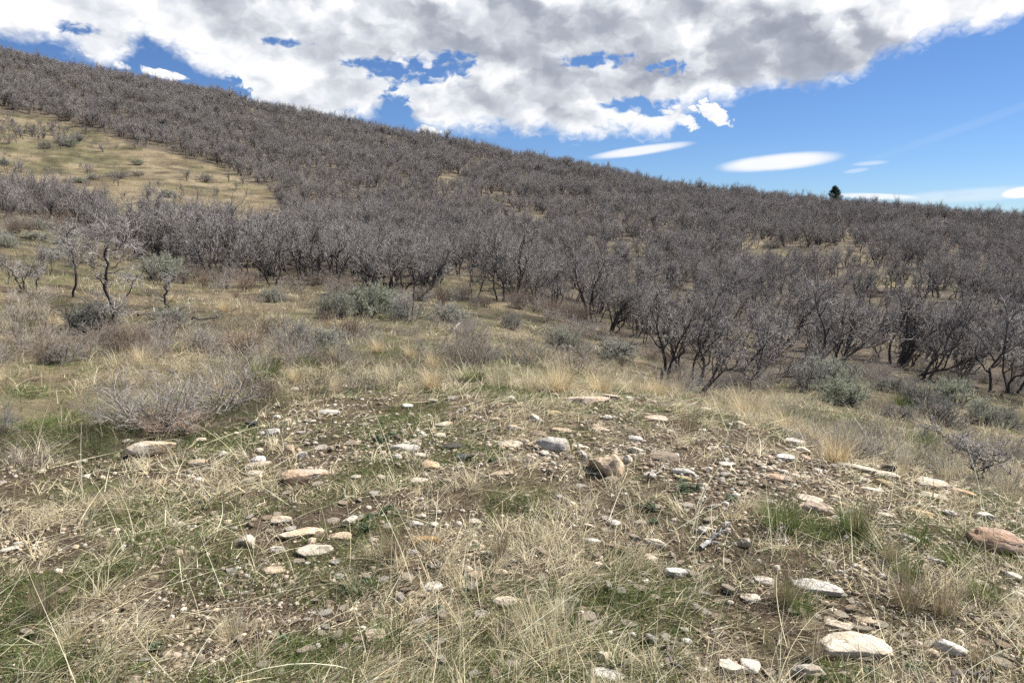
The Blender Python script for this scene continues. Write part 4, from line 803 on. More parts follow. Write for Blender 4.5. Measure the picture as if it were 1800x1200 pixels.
# gravel and chips
def gravel(n, seed):
    rng = np.random.default_rng(seed); r = np.exp(rng.uniform(math.log(1.9), math.log(9.5), n * 5)); az = np.radians(rng.uniform(-42, 42, n * 5)); x, y = np.sin(az) * r, np.cos(az) * r
    w = on_knoll(x, y) * (.4 + .8 * blobs(x, y, BARE)) * (1 - .6 * blobs(x, y, GREEN)) * sstep(.3, .56, fbm(x * 1.5, y * 1.5, 51, 3))
    m = rng.random(len(x)) < w; x, y, r = x[m][:n], y[m][:n], r[m][:n]; k = len(x); v, f = ICO2
    s = rng.lognormal(math.log(.0062), .55, k) * np.clip(r / 3.5, .75, 1.8); s = np.minimum(s, .028)
    base = np.stack([v * (1 + .5 * n3(v * 1.1, q))[:, None] for q in range(8)]); b = base[rng.integers(8, size=k)]
    a = rng.random(k) * 6.28; ca, sa = np.cos(a)[:, None], np.sin(a)[:, None]; ax = rng.uniform(.7, 1.4, (k, 1)); bz = rng.uniform(.35, .8, (k, 1))
    X = (b[..., 0] * ax * ca - b[..., 1] * sa) * s[:, None]; Y = (b[..., 0] * ax * sa + b[..., 1] * ca) * s[:, None]; Z = b[..., 2] * bz * s[:, None]
    V = np.stack([X + x[:, None], Y + y[:, None], Z + (height(x, y) + s * .15)[:, None]], -1)
    pal = np.array([RC[q] for q in 'CWTTBBCTP']); c = pal[rng.integers(len(pal), size=k)] * rng.uniform(.45, 1.05, (k, 1))
    F = (f[None] + (np.arange(k) * len(v))[:, None, None]).reshape(-1, 3); mb = MB(); mb.add(V.reshape(-1, 3), F, np.repeat(c, len(v), 0))
    tag(link('gravel', mb.mesh('gravel'), M_GRAVEL), "pale stone chips and gravel strewn on the knoll's bare soil", 'gravel', None, 'stuff')
M_GRAVEL = mat_attr('gravel_chip', .9, 0, 0, 60)
gravel(26000, 5)
# ------------------------------------------------------------------ grass blades
def blades(mb, x, y, z, L, W, az, el, droop, col, rng, seg=3):
    """ribbons: start, length, width, compass heading, rise angle, droop in radians per blade, colour"""
    n = len(x); P = np.empty((n, seg + 1, 3)); P[:, 0] = np.stack([x, y, z], 1); e = el.copy(); a = az.copy()
    tw = rng.normal(size=n) * .35
    for k in range(seg):
        P[:, k + 1] = P[:, k] + (L / seg)[:, None] * np.stack([np.cos(e) * np.sin(a), np.cos(e) * np.cos(a), np.sin(e)], 1); e = e - droop / seg; a = a + tw / seg
    low = z[:, None] + .002; P[:, 1:, 2] = np.maximum(P[:, 1:, 2], low + (P[:, 1:, 2] - low) * .15)
    r = rng.normal(size=n) * .7
    wv = np.stack([np.cos(az), -np.sin(az), r * .5], 1); wv = nrm(wv) * (W / 2)[:, None]
    taperw = np.linspace(1, .18, seg + 1)[None, :, None]
    V = np.stack([P - wv[:, None] * taperw, P + wv[:, None] * taperw], 2)
    b = (np.arange(n)[:, None] * (seg + 1) + np.arange(seg)) * 2
    F = np.stack([b, b + 1, b + 3, b + 2], -1).reshape(-1, 4)
    mb.add(V.reshape(-1, 3), F, np.repeat(col, (seg + 1) * 2, 0))

STRAWC = np.array([(.70, .62, .41), (.63, .55, .35), (.53, .46, .31), (.42, .365, .26), (.78, .71, .51), (.54, .45, .27), (.50, .46, .35)])
BROWNC = np.array([(.22, .165, .11), (.27, .20, .13), (.19, .15, .11), (.30, .235, .165)])
GREENC = np.array([(.12, .17, .045), (.145, .195, .055), (.09, .14, .04), (.18, .21, .075)])
def pick(pal, n, rng, v=.18): return pal[rng.integers(len(pal), size=n)] * np.clip(1 + v * rng.normal(size=(n, 1)), .5, 1.5)
def sample(n, r0, r1, rng, power=0.0, span=43):
    u = rng.random(n); r = np.exp(math.log(r0) + u * math.log(r1 / r0)); az = np.radians(rng.uniform(-span, span, n)); return np.sin(az) * r, np.cos(az) * r, r
def on_stone(x, y):
    hit = np.zeros(len(x), bool)
    for cx, cy_, rx, ry, ux, uy in FOOT:
        i = np.where((np.abs(x - cx) < rx + ry) & (np.abs(y - cy_) < rx + ry))[0]
        if len(i):
            dx, dy = x[i] - cx, y[i] - cy_; a = dx * uy - dy * ux; d = dx * ux + dy * uy; hit[i] |= (a / rx) ** 2 + (d / ry) ** 2 < 1
    return hit
def near_grass():
    rng = np.random.default_rng(11); mb = MB()
    # lying dead thatch
    x, y, r = sample(215000, 1.75, 9.5, rng); kn = on_knoll(x, y); bare = blobs(x, y, BARE); st = blobs(x, y, STRAW); pat = fbm(x * 1.1, y * 1.1, 61, 4); pat2 = fbm(x * 4.5, y * 4.5, 62, 3)
    d = (.30 + .95 * st) * (1 - .55 * bare) * (1 - .6 * blobs(x, y, GREEN)) * sstep(.26, .62, pat) * (.2 + 1.5 * sstep(.38, .62, pat2)) + .05
    m = (rng.random(len(x)) < d * kn) & ~on_stone(x, y); x, y, r, st = x[m], y[m], r[m], st[m]; n = len(x)
    head = 1.1 + (fbm(x * .5, y * .5, 63, 2) - .5) * 5 + rng.normal(size=n) * .75
    blades(mb, x, y, height(x, y) + rng.random(n) * .014, rng.uniform(.03, .15, n) * (1 + .35 * st), rng.uniform(.0020, .0052, n) * np.clip(r / 3.6, .9, 2.2), head, np.abs(rng.normal(size=n)) * .18, rng.uniform(.0, .35, n), np.where(rng.random((n, 1)) < .38, pick(BROWNC * .85, n, rng), pick(STRAWC, n, rng)), rng, 2)
    x, y, r = sample(140000, 1.75, 9.5, rng); m = rng.random(len(x)) < on_knoll(x, y) * .7; x, y, r = x[m], y[m], r[m]; n = len(x)
    blades(mb, x, y, height(x, y) + rng.random(n) * .01, rng.uniform(.012, .04, n), rng.uniform(.002, .006, n) * np.clip(r / 4, .9, 1.8), rng.random(n) * 6.28, rng.normal(size=n) * .3, rng.normal(size=n) * .8, pick(np.concatenate([BROWNC * .45, BROWNC * .8, STRAWC[2:4]]), n, rng), rng, 2)
    # tussocks: blades that spring from one root and fall over together
    cx, cy_, cr = sample(5200, 1.8, 10, rng); kn = on_knoll(cx, cy_); st = blobs(cx, cy_, STRAW); pat = fbm(cx * 1.7, cy_ * 1.7, 64, 3); bare = blobs(cx, cy_, BARE)
    m = rng.random(len(cx)) < kn * (1 - .65 * blobs(cx, cy_, GREEN)) * (.32 + .75 * st) * sstep(.34, .58, pat) * (1 - .6 * bare); m &= ~on_stone(cx, cy_); cx, cy_, cr = cx[m], cy_[m], cr[m]
    per = rng.integers(10, 34, len(cx)); i = np.repeat(np.arange(len(cx)), per); n = len(i); a = rng.random(n) * 6.28; q = .035 * np.sqrt(rng.random(n)) * np.clip(cr[i] / 4, .8, 1.6)
    x, y = cx[i] + np.sin(a) * q, cy_[i] + np.cos(a) * q; size = rng.uniform(.7, 1.4, len(cx))
    hc = 1.0 + (fbm(cx * .5, cy_ * .5, 63, 2) - .5) * 4 + rng.normal(size=len(cx)) * .7
    blades(mb, x, y, height(x, y), rng.uniform(.07, .20, n) * size[i], rng.uniform(.0022, .0050, n) * np.clip(cr[i] / 3.8, .9, 2.2), hc[i] + rng.normal(size=n) * .75, np.abs(rng.normal(.5, .38, n)), rng.uniform(.2, 1.05, n), pick(STRAWC, n, rng) * rng.uniform(.8, 1.15, len(cx))[i][:, None], rng, 4)
    # short new green grass
    x, y, r = sample(330000, 1.75, 10.5, rng); kn = on_knoll(x, y); gr = blobs(x, y, GREEN); pat = fbm(x * 2.3, y * 2.3, 66, 4); big = fbm(x * .6, y * .6, 68, 3); bare = blobs(x, y, BARE)
    m = rng.random(len(x)) < (.24 + .9 * gr + .50 * sstep(.42, .56, big)) * (1 - .4 * bare) * sstep(.40, .56, pat) * np.maximum(kn, gr * .9); m &= ~on_stone(x, y); x, y, r = x[m], y[m], r[m]; n = len(x)
    blades(mb, x, y, height(x, y), rng.uniform(.025, .075, n), rng.uniform(.0019, .0038, n) * np.clip(r / 4, .9, 2), rng.random(n) * 6.28, rng.normal(.95, .35, n), rng.uniform(.1, .9, n), pick(GREENC, n, rng), rng, 2)
    tag(link('dry_grass', mb.mesh('near_grass', False), M_GRASS), "flattened straw thatch and short new green grass covering the knoll", 'grass', None, 'stuff')
near_grass()
def flat_grass():
    rng = np.random.default_rng(12); mb = MB()
    cx, cy_, cr = sample(30000, 2.6, 50, rng); kn = on_knoll(cx, cy_); dens, px, py = forest_mask(cx, cy_); gr = blobs(cx, cy_, GREEN); st = blobs(cx, cy_, STRAW)
    big = fbm(cx * .3, cy_ * .3, 81, 4); pat = fbm(cx * .9, cy_ * .9, 82, 3)
    m = rng.random(len(cx)) < (1 - kn) * (.34 + .8 * sstep(.38, .58, pat)) * (1 - .5 * dens); cx, cy_, cr, big, gr, st, dens = (v[m] for v in (cx, cy_, cr, big, gr, st, dens)); k = len(cx)
    cg = rng.random(k) < np.clip(.24 + .6 * sstep(.44, .58, big) + .6 * gr - .5 * st - .2 * dens, 0, .85); cb = rng.random(k) < .26 + .25 * dens
    per = rng.integers(6, 18, k); i = np.repeat(np.arange(k), per); n = len(i); a = rng.random(n) * 6.28; q = .05 * np.sqrt(rng.random(n)) * np.clip(cr[i] / 6, .8, 4)
    x, y, r = cx[i] + np.sin(a) * q, cy_[i] + np.cos(a) * q, cr[i]; isg = cg[i] & (rng.random(n) < .85); brown = cb[i]
    col = np.where(isg[:, None], pick(GREENC * 1.2, n, rng), np.where(brown[:, None], pick(BROWNC * 1.1, n, rng), pick(STRAWC * .86, n, rng))) * (rng.uniform(.7, 1.2, k) * (1.1 - .5 * sstep(.48, .62, fbm(cx * .8, cy_ * .8, 201, 3))))[i][:, None]
    L = np.where(isg, rng.uniform(.05, .15, n), rng.uniform(.08, .32, n)) * rng.uniform(.7, 1.3, k)[i]; wd = rng.uniform(.0018, .0036, n) * np.clip(r / 4.5, 1, 5)
    hc = .9 + rng.normal(size=k) * 1.2
    blades(mb, x, y, height(x, y) - .005, L, wd, hc[i] + rng.normal(size=n) * .9, np.abs(rng.normal(.6, .42, n)), rng.uniform(.3, 1.5, n), col, rng, 3)
    tag(link('meadow_grass', mb.mesh('flat_grass', False), M_GRASS), "longer mixed dry and green grass on the flat around the knoll", 'grass', None, 'stuff')
    mb = MB(); x, y, r = sample(130000, 30, 190, rng, span=40); dens, px, py = forest_mask(x, y); pat = fbm(x * .5, y * .5, 83, 3)
    m = rng.random(len(x)) < (1 - .72 * dens) * (.2 + .9 * sstep(.38, .58, pat)); x, y, r = x[m], y[m], r[m]; n = len(x)
    big = fbm(x * .12, y * .12, 85, 3); isg = rng.random(n) < .10 + .12 * sstep(.48, .62, big); brn = rng.random(n) < .35
    blades(mb, x, y, height(x, y) - .02, rng.uniform(.15, .42, n), rng.uniform(.010, .022, n) * np.clip(r / 50, .8, 2.6), rng.random(n) * 6.28, rng.normal(.7, .35, n), rng.uniform(.2, 1.2, n), np.where(isg[:, None], pick(GREENC * 1.2, n, rng), np.where(brn[:, None], pick(BROWNC, n, rng), pick(STRAWC * .6, n, rng))), rng, 2)
    tag(link('hill_grass', mb.mesh('hill_grass', False), M_GRASS), "tan grass of the open slope and of the gaps in the woods", 'grass', None, 'stuff')
flat_grass()

# bunch grass and tussocks one can count
def tuft_mesh(seed, n, H, pal, spread=.7, droop=(.3, 1.2), base=.10, wid=(.0024, .0050)):
    rng = np.random.default_rng(seed); mb = MB(); a = rng.random(n) * 6.28; rr_ = base * np.sqrt(rng.random(n)); z = np.full(n, -.01)
    blades(mb, np.sin(a) * rr_, np.cos(a) * rr_, z, H * rng.uniform(.45, 1.15, n), rng.uniform(*wid, n), a + rng.normal(size=n) * .6, PI / 2 - np.abs(rng.normal(size=n)) * spread * .6, rng.uniform(*droop, n), pick(pal, n, rng), rng, 4)
    me = mb.mesh('tuft_blades', False); me.materials.append(M_GRASS); return me
GOLD = np.array([(.70, .59, .37), (.62, .50, .30), (.57, .47, .30), (.74, .65, .45), (.48, .38, .23)])
TUFTS = dict(gold=[tuft_mesh(1, 420, .42, GOLD, .75), tuft_mesh(2, 360, .38, GOLD, .9)], straw=[tuft_mesh(3, 170, .38, STRAWC, .8), tuft_mesh(4, 110, .42, STRAWC, .6, (.2, .9))],
             brown=[tuft_mesh(5, 240, .34, np.concatenate([BROWNC * 1.2, STRAWC[3:4], GREENC[1:2]]), .5, (.1, .6))], green=[tuft_mesh(6, 300, .26, np.concatenate([GREENC, GREENC, STRAWC[2:3]]), .7), tuft_mesh(7, 220, .22, GREENC, .8)])
for k, v in TUFTS.items():
    for me in v: me["H"] = dict(gold=.42, straw=.40, brown=.34, green=.25)[k]
def tuft(px, py, w, h, kind, label, group=None, k=0):
    g = ground_at(px, py)[0]; m = mpp(g); me = TUFTS[kind][k % len(TUFTS[kind])]
    o = link('grass_tuft', me, None); s = h * m / (me["H"] * .92); sx = .5 * s + .5 * w * m / (me["H"] * 1.1); o.location = g; o.scale = (sx, sx, s); o.rotation_euler = (0, .08, RNG.random() * 6.28)
    return tag(o, label, 'grass tuft', group)
for t in [(1470, 812, 90, 62, 'gold', "brightest golden tussock on the knoll's right flank by three white slabs"), (1425, 775, 80, 50, 'gold', "golden tussock just up-slope of the brightest one", None, 1), (1385, 755, 70, 44, 'gold', "soft golden tussock below the short crooked oak", None, 1),
          (1310, 732, 84, 56, 'gold', "round golden tussock on the far rim under the thicket"), (1265, 722, 60, 44, 'straw', "pale straw tussock left of the round golden one"), (1350, 742, 60, 42, 'straw', "pale straw tussock right of the round golden one", None, 1),
          (1598, 1068, 84, 80, 'brown', "upright brown tuft standing on bare soil at lower right"), (1378, 1062, 62, 84, 'brown', "thin brown tuft in front of the long oval boulder's left end"), (1375, 930, 66, 66, 'green', "green tuft left of the orange-pink boulder"), (1440, 945, 70, 40, 'green', "low green tuft below the orange-pink boulder", None, 1),
          (1500, 935, 66, 66, 'green', "green tuft right of the orange-pink boulder"), (1510, 940, 40, 60, 'brown', "brownish tuft mixed into the right-hand green tuft"), (1565, 985, 50, 50, 'brown', "brown tuft between the upright tuft and the green ones"), (985, 690, 90, 54, 'gold', "pale gold tussock left of the long pinkish ledge"),
          (1055, 690, 80, 52, 'gold', "gold tussock behind the long pinkish ledge", None, 1), (1110, 690, 70, 46, 'straw', "straw tussock right of the long pinkish ledge"), (920, 688, 70, 48, 'straw', "straw tussock on the far rim left of the pale gold one"), (1155, 694, 70, 44, 'gold', "reddish gold tussock at the far rim's right end", None, 1),
          (730, 690, 80, 44, 'straw', "tall straw tuft on the far rim by the reddish shrub"), (760, 684, 50, 48, 'gold', "orange-tinged grass tuft on the far rim"), (690, 668, 50, 36, 'straw', "thin straw tuft at the far rim's left"), (1210, 762, 40, 44, 'brown', "reddish upright grass wisp by the flat pinkish-tan slab"),
          (215, 645, 80, 44, 'straw', "pale straw tussock under the lone dark oak"), (250, 640, 60, 36, 'gold', "yellowish tussock right of the pale one under the lone oak"), (520, 672, 40, 32, 'gold', "gold tuft right of the straggly shrub"), (395, 548, 36, 26, 'gold', "small gold tuft in the brown flat before the left stand"), (305, 530, 26, 20, 'gold', "orange tuft beside the broken dead stem"),
          (60, 600, 80, 36, 'straw', "pale flattened tussock left of the round sagebrush", None, 1), (20, 580, 60, 34, 'straw', "straw tussock at the left border", None, 1), (1620, 785, 60, 36, 'green', "yellow-green tuft on the right flank behind the whitish shrub"), (1590, 712, 70, 30, 'green', "bright grass clump by the small pale round sagebrush", None, 1), (125, 1130, 90, 66, 'straw', "bent pale straw tuft at the lower left"), (835, 668, 60, 26, 'green', "yellow-green herb clump at the leafless shrub's foot behind the knoll"), (660, 985, 60, 44, 'straw', "thin straw tuft between the pale slabs and orange stone", None, 1), (800, 1010, 50, 44, 'straw', "straw wisp leaning over the stacked cobbles", None, 1)]:
    tuft(*t)
rng = np.random.default_rng(55)
for k in range(110):
    px = rng.uniform(-20, 1820)
    if k < 32: py = poly_y([(0, 800), (380, 745), (520, 690), (700, 668), (1200, 690), (1350, 735), (1500, 790), (1650, 835), (1800, 885)], px) + rng.normal() * 9; px = px if px > 560 else rng.uniform(600, 1800); py = poly_y([(0, 800), (380, 745), (520, 690), (700, 668), (1200, 690), (1350, 735), (1500, 790), (1650, 835), (1800, 885)], px) + rng.normal() * 9; kind = rng.choice(['gold', 'straw', 'straw', 'straw']); lab = "dry grass tuft in the fringe along the knoll's far rim"; grp = "dry tufts along the rim"; h = rng.uniform(.16, .34)
    elif k < 80: py = rng.uniform(540, 690); px = rng.uniform(-10, 1150); kind = rng.choice(['straw', 'straw', 'gold', 'green']); lab = "grass tuft scattered over the flat between knoll and oaks"; grp = "tufts on the flat"; h = rng.uniform(.15, .32)
    else: py = rng.uniform(830, 1190); kind = rng.choice(['straw', 'straw', 'green', 'brown']); lab = "thin wispy grass tuft scattered over the stony knoll"; grp = "wisps on the knoll"; h = rng.uniform(.08, .2)
    g = ground_at(px, py)[0]; m = 1 / mpp(g); tuft(px, py, h * m, h * m, kind, lab, grp, int(rng.integers(2)))
# long single stems
def stems():
    rng = np.random.default_rng(13); mb = MB(); x, y, r = sample(3600, 1.9, 9.5, rng); kn = on_knoll(x, y); st = blobs(x, y, STRAW); m = rng.random(len(x)) < kn * (.28 + .5 * st); x, y, r = x[m], y[m], r[m]; n = len(x)
    head = np.where(rng.random(n) < .6, 1.0 + rng.normal(size=n) * .5, rng.random(n) * 6.28)
    blades(mb, x, y, height(x, y), rng.uniform(.2, .6, n), rng.uniform(.0028, .0052, n) * np.clip(r / 4, .85, 1.5), head, np.where(rng.random(n) < .7, np.abs(rng.normal(.25, .2, n)), rng.normal(1.2, .2, n)), rng.uniform(.05, .6, n), np.minimum(pick(STRAWC[[0, 4]] * 1.18, n, rng, .1), .85), rng, 6)
    tag(link('straw_stems', mb.mesh('straw_stems', False), M_GRASS), "long single straw stems lying and leaning across the knoll", 'straw', None, 'stuff')
stems()
# small leafy weeds
def weed_mesh(seed, n=34, L=.075):
    rng = np.random.default_rng(seed); mb = MB()
    for j in range(5):
        c = rng.normal(size=2) * .035; a = rng.random(n // 3) * 6.28; k = len(a)
        P = np.empty((k, 5, 3)); ll = L * rng.uniform(.5, 1.2, k); e = rng.uniform(.35, 1.3, k)
        P[:, 0] = [c[0], c[1], 0]
        for q in range(4): P[:, q + 1] = P[:, q] + (ll / 4)[:, None] * np.stack([np.cos(e) * np.sin(a), np.cos(e) * np.cos(a), np.sin(e)], 1); e = e - .22
        w = np.stack([np.cos(a), -np.sin(a), 0 * a], 1)[:, None] * (ll[:, None, None] * .11) * np.array([.35, .8, 1.0, .7, .1])[None, :, None]
        V = np.stack([P - w, P + w], 2); b = (np.arange(k)[:, None] * 5 + np.arange(4)) * 2; mb.add(V.reshape(-1, 3), np.stack([b, b + 1, b + 3, b + 2], -1).reshape(-1, 4), np.repeat(np.array([.10, .135, .075]) * rng.uniform(.7, 1.5, (k, 1)), 10, 0))
    me = mb.mesh('weed_leaves'); me.materials.append(M_HERB); return me
WEEDS = [weed_mesh(i) for i in (1, 2, 3)]
for i, (px, py, h, lab) in enumerate([(670, 776, 20, "green leafy weed left of the flat cream stone above the slates"), (690, 768, 16, "second leafy weed just right of the first above the long grey slab"), (1210, 860, 24, "green weed below the white oval stone"), (1285, 880, 20, "bright leafy weed on soil right below the white oval"), (645, 912, 20, "leafy weed in grass left above the orange stone"), (680, 902, 24, "tall-leaved weed above the orange stone"), (645, 930, 18, "round leafy weed beside the crumbled cream stone"), (868, 812, 16, "dark leafy weed right of the slates"), (1140, 890, 18, "weed on bare soil below the stubby stick"), (1150, 920, 16, "weed right of the egg-like white stone"), (765, 1076, 22, "pale-leaved weed below the white layered stone"), (625, 1040, 26, "grey-green weed below the layered slab"), (1535, 968, 24, "dark green weed below the right-hand green tuft"), (1090, 1172, 26, "lush weed beside the boulder at the lower border"), (1105, 1140, 22, "weed right above the lush one at the lower border"), (275, 1140, 24, "grey-green weed at lower left"), (910, 1050, 18, "weed right of the whitish cobble over dark straw"), (760, 1125, 24, "frosty weed right of the upright pinkish stone"), (1440, 1190, 26, "weed in front of the grey-topped boulder"), (1530, 1185, 26, "weed below the largest slab"), (1610, 1180, 22, "weed between the largest slab and the white sloping stone"), (1180, 1000, 14, "weed right above the white angular stone"), (505, 1125, 20, "single dark weed at lower left centre")]):
    g = ground_at(px, py)[0]; m = mpp(g); o = link('leafy_weed', WEEDS[i % 3], None); s = h * m / .10; o.location = g; o.scale = (s, s, s); o.rotation_euler = (0, 0, i * 1.3); tag(o, lab, 'weed')

# ------------------------------------------------------------------ sun, sky and clouds
SUN_AZ, SUN_EL = math.radians(70), math.radians(50)
sd = np.array([math.sin(SUN_AZ) * math.cos(SUN_EL), math.cos(SUN_AZ) * math.cos(SUN_EL), math.sin(SUN_EL)])
sl = bpy.data.lights.new("sun", 'SUN'); so = bpy.data.objects.new("sun", sl); COL.objects.link(so)
sl.energy = 5.0; sl.angle = math.radians(.53); sl.color = (1, .955, .89)
so.rotation_euler = Vector(sd).to_track_quat('Z', 'Y').to_euler(); so.location = (20, 10, 40)

def build_world():
    w = bpy.data.worlds.new("World"); scene.world = w; w.use_nodes = True; w.node_tree.nodes.clear(); N = NT(w.node_tree)
    sky = N.n('ShaderNodeTexSky'); sky.sky_type = 'NISHITA'; sky.sun_disc = False
    sky.sun_elevation = SUN_EL; sky.sun_rotation = SUN_AZ; sky.altitude = 1800; sky.air_density = 1.0; sky.dust_density = .06; sky.ozone_density = 3.5
    d = N.vmath('NORMALIZE', N.n('ShaderNodeTexCoord').outputs['Generated'])
    sx = N.n('ShaderNodeSeparateXYZ', {0: d})
    # compass angle and altitude of the direction, in degrees: where each cloud stands in the sky
    azr = N.math('MULTIPLY', N.math('ARCTAN2', sx.outputs[0], sx.outputs[1]), 180 / PI)
    alt = N.math('MULTIPLY', N.math('ARCSINE', sx.outputs[2]), 180 / PI)
    def aa(px, py):
        v = ray(px, py); v = v / np.linalg.norm(v)
        return math.degrees(math.atan2(v[0], v[1])), math.degrees(math.asin(v[2]))
    # cloud-deck coordinates: the direction meets a layer overhead
    h = N.math('MAXIMUM', N.math('ADD', sx.outputs[2], .17), .03)
    P = N.n('ShaderNodeCombineXYZ', {0: N.math('DIVIDE', sx.outputs[0], h), 1: N.math('DIVIDE', sx.outputs[1], h), 2: 0.0}).outputs[0]
    # angular coordinates for billows that stand up
    Q = N.n('ShaderNodeCombineXYZ', {0: azr, 1: N.math('MULTIPLY', alt, 1.35), 2: 0.0}).outputs[0]
    nbig = N.noise(P, 1.9, 5, .55, .2)
    warp = N.n('ShaderNodeTexNoise', {'Vector': Q, 'Scale': .9, 'Detail': 3.0}).outputs[1]
    Qw = N.vmath('ADD', Q, N.vmath('MULTIPLY', N.vmath('SUBTRACT', warp, (.5, .5, .5)), (1.6, 1.6, 0)))
    nmid = N.noise(Qw, .30, 7, .52, 0)
    nfin = N.noise(Qw, 1.1, 5, .52, 0)
    # lower edge of the deck by compass angle
    edge_pts = [(-250, 70), (0, 72), (60, 84), (130, 80), (180, 104), (230, 96), (262, 82), (310, 100), (345, 112), (400, 138), (428, 165), (440, 190), (640, 212), (690, 188), (740, 222), (850, 232), (950, 236), (1050, 243), (1130, 243), (1180, 236), (1195, 195), (1240, 185), (1310, 168), (1440, 158), (1500, 138), (1560, 105), (1640, 72), (1720, 50), (1800, 28), (1900, 5), (2100, -60)]
    ea = [(aa(px, py)) for px, py in edge_pts]
    lo, hi = -48.0, 48.0; alo, ahi = 5.0, 30.0
    A01 = N.map(azr, lo, hi)
    cur = N.n('ShaderNodeFloatCurve', {'Value': A01}); cm = cur.mapping; cv = cm.curves[0]
    pts = [((a - lo) / (hi - lo), (e - alo) / (ahi - alo)) for a, e in ea]
    pts = [(x, y) for x, y in pts if 0 < x < 1]
    pts = [(0.0, pts[0][1])] + pts + [(1.0, pts[-1][1])]
    while len(cv.points) < len(pts): cv.points.new(.5, .5)
    for q, (x, y) in zip(cv.points, pts): q.location = (x, min(max(y, 0), 1)); q.handle_type = 'AUTO_CLAMPED'
    cm.update()
    edge = N.math('ADD', N.math('MULTIPLY', cur.outputs[0], ahi - alo), alo)
    front = N.map(N.math('ABSOLUTE', azr), 60, 80, 1, 0)
    edge = N.math('ADD', N.math('MULTIPLY', edge, front), N.math('MULTIPLY', N.math('SUBTRACT', 1.0, front), 24.0))
    nb = N.math('ADD', N.math('MULTIPLY', N.math('SUBTRACT', nmid, .5), 3.6), N.math('MULTIPLY', N.math('SUBTRACT', nfin, .5), 1.9))
    depth = N.math('ADD', N.math('SUBTRACT', alt, edge), nb)          # degrees above the ragged edge
    def ell(px, py, wx, wy, slant=0.0, k=1.0, nz=None):
        """1 inside an ellipse of sky round this direction, 0 outside, ragged by the noise nz"""
        a, e = aa(px, py); wa = wx / FPX * 57.3; we = wy / FPX * 57.3
        da = N.math('SUBTRACT', azr, a); de = N.math('SUBTRACT', N.math('SUBTRACT', alt, e), N.math('MULTIPLY', da, slant))
        q = N.math('ADD', N.math('POWER', N.math('ABSOLUTE', N.math('DIVIDE', da, wa)), 2.0), N.math('POWER', N.math('ABSOLUTE', N.math('DIVIDE', de, we)), 2.0))
        if nz is not None: q = N.math('ADD', q, nz)
        return N.map(q, 1.0 - .5 * k, 1.0 + .5 * k, 1, 0, True)
    rag = N.math('ADD', N.math('MULTIPLY', N.math('SUBTRACT', nmid, .5), 2.2), N.math('MULTIPLY', N.math('SUBTRACT', nfin, .5), 4.2))
    dens = N.map(depth, -.4, 1.1, 0, 1, True)
    # blue holes
    rag3 = N.math('MULTIPLY', rag, 1.5)
    for px, py, wx, wy, k in [(728, 126, 62, 20, 1.9), (800, 106, 34, 12, 1.9), (660, 114, 44, 8, 1.6), (692, 188, 22, 26, 1.3), (1050, 106, 56, 10, 1.8), (1122, 184, 54, 10, 1.9), (1160, 196, 30, 8, 1.4), (135, 50, 26, 8, 1.9), (500, 74, 30, 6, 1.9), (392, 158, 34, 18, 1.0), (1170, 120, 40, 10, 1.4)]:
        dens = N.math('MULTIPLY', dens, N.math('SUBTRACT', 1.0, ell(px, py, wx, wy, 0, k, rag3)))
    for px, py, wx, wy, sl_, k in [(1258, 200, 26, 15, -.45, .7), (1196, 208, 24, 13, -.4, .8), (182, 104, 34, 7, -.3, 1), (292, 132, 34, 6, -.18, 1.), (755, 230, 20, 8, 0, 1), (1218, 192, 12, 6, -.4, .9)]:
        dens = N.math('MAXIMUM', dens, ell(px, py, wx, wy, sl_, k, rag3))
    # smooth lens-shaped clouds and thin streaks
    soft = N.math('MULTIPLY', N.math('SUBTRACT', nmid, .5), .5)
    lens = N.math('MULTIPLY', ell(1368, 285, 82, 12, .07, 1.3, soft), .95)
    lens2 = ell(1125, 265, 72, 7, .12, 1.5, N.math('MULTIPLY', soft, 1.4))
    thin = N.math('MULTIPLY', ell(1530, 287, 22, 3, .05, 1.8, soft), .35)
    thin = N.math('MAXIMUM', thin, N.math('MULTIPLY', ell(1505, 300, 16, 3, .12, 1.8, soft), .3))
    thin = N.math('MAXIMUM', thin, N.math('MULTIPLY', ell(1720, 215, 150, 6, .34, 1.9, soft), .05))
    thin = N.math('MAXIMUM', thin, N.math('MULTIPLY', ell(1720, 342, 110, 9, .05, 1.9, soft), .35))
    thin = N.math('MAXIMUM', thin, ell(1798, 338, 26, 8, .1, .8, soft))
    thin = N.math('MAXIMUM', thin, N.math('MULTIPLY', ell(1540, 345, 60, 4, -.05, 1.6, soft), .8))
    dens = N.math('MULTIPLY', dens, N.map(alt, 28, 42, 1, .12, True))
    # light inside the deck: billows lit from the upper right, grey undersides
    soft1 = N.noise(Qw, .26, 4, .45, 0)
    rel = N.math('SUBTRACT', soft1, N.noise(N.vmath('ADD', Qw, (.7, 1.2, 0.0)), .26, 4, .45, 0))
    rel2 = N.math('SUBTRACT', nfin, N.noise(N.vmath('ADD', Qw, (.25, .4, 0.0)), 1.1, 4, .5, 0))
    grag = N.math('ADD', N.math('MULTIPLY', N.math('SUBTRACT', soft1, .5), 4.5), N.math('MULTIPLY', N.math('SUBTRACT', nmid, .5), 2.2))
    grey = N.map(nbig, .44, .66, 0, .20, True)
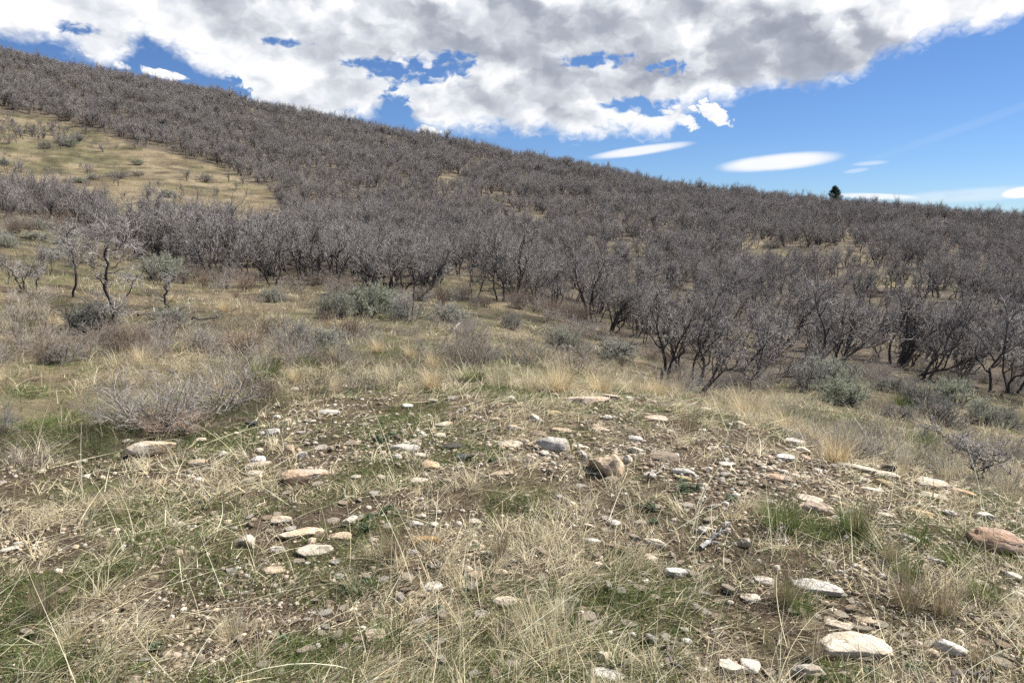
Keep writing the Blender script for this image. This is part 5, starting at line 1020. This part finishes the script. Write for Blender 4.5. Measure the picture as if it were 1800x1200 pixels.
    for px, py, wx, wy, amt in [(1000, 64, 330, 66, .50), (1345, 92, 195, 50, .66), (1130, 40, 170, 74, .34), (430, 22, 105, 40, .40), (600, 98, 95, 30, .32), (1000, 150, 130, 42, .44), (880, 196, 190, 40, .34), (560, 168, 110, 30, .32), (900, 92, 150, 28, .25), (90, 40, 140, 30, .12), (690, 30, 120, 34, .25), (640, 60, 60, 24, .2)]:
        grey = N.math('MAXIMUM', grey, N.math('MULTIPLY', ell(px, py, wx, wy, 0, 1.95, grag), amt * .78))
    bright = N.math('SUBTRACT', .95, grey)
    bright = N.math('ADD', bright, N.math('MULTIPLY', N.math('MULTIPLY', rel, N.math('SUBTRACT', 1.0, grey)), 1.5))
    bright = N.math('ADD', bright, N.math('MULTIPLY', rel2, .12))
    rim = N.map(depth, .1, 2.2, .14, 0, True)
    bright = N.math('ADD', bright, rim)
    smooth = N.math('MAXIMUM', lens, N.math('MAXIMUM', lens2, thin))
    bright = N.math('ADD', N.math('MULTIPLY', bright, N.math('SUBTRACT', 1.0, smooth)), N.math('MULTIPLY', smooth, .97))
    bright = N.math('MINIMUM', N.math('MAXIMUM', bright, .22), 1.06)
    cc = N.ramp(N.map(bright, .2, 1.0), [(0, (.25, .28, .35)), (.35, (.42, .45, .52)), (.7, (.72, .75, .80)), (1, (.98, .985, 1.0))])
    S = 0.10
    sk = N.vmath('MULTIPLY', sky.outputs[0], (.42, .52, .67))
    K = 6.3
    cl = N.vmath('MULTIPLY', cc, (K, K, K))
    dens = N.math('MAXIMUM', dens, N.math('MAXIMUM', lens, N.math('MAXIMUM', N.math('MULTIPLY', lens2, .9), thin)))
    dens = N.math('MULTIPLY', dens, N.map(sx.outputs[2], -.02, .02))
    col = N.mix(N.math('MINIMUM', dens, 1.0), sk, cl)
    w.cycles.sampling_method = 'MANUAL'; w.cycles.sample_map_resolution = 512
    bg = N.n('ShaderNodeBackground', {'Color': col, 'Strength': S})
    N.n('ShaderNodeOutputWorld', {'Surface': bg.outputs[0]})
build_world()

scene.view_settings.view_transform = 'Standard'; scene.view_settings.look = 'None'
scene.view_settings.gamma = 1; scene.view_settings.exposure = 0.75; scene.view_settings.use_curve_mapping = False
cy = scene.cycles
cy.max_bounces = 5; cy.diffuse_bounces = 3; cy.glossy_bounces = 2; cy.transmission_bounces = 4; cy.transparent_max_bounces = 4
cy.caustics_reflective = False; cy.caustics_refractive = False
cy.use_denoising = False; cy.use_adaptive_sampling = False
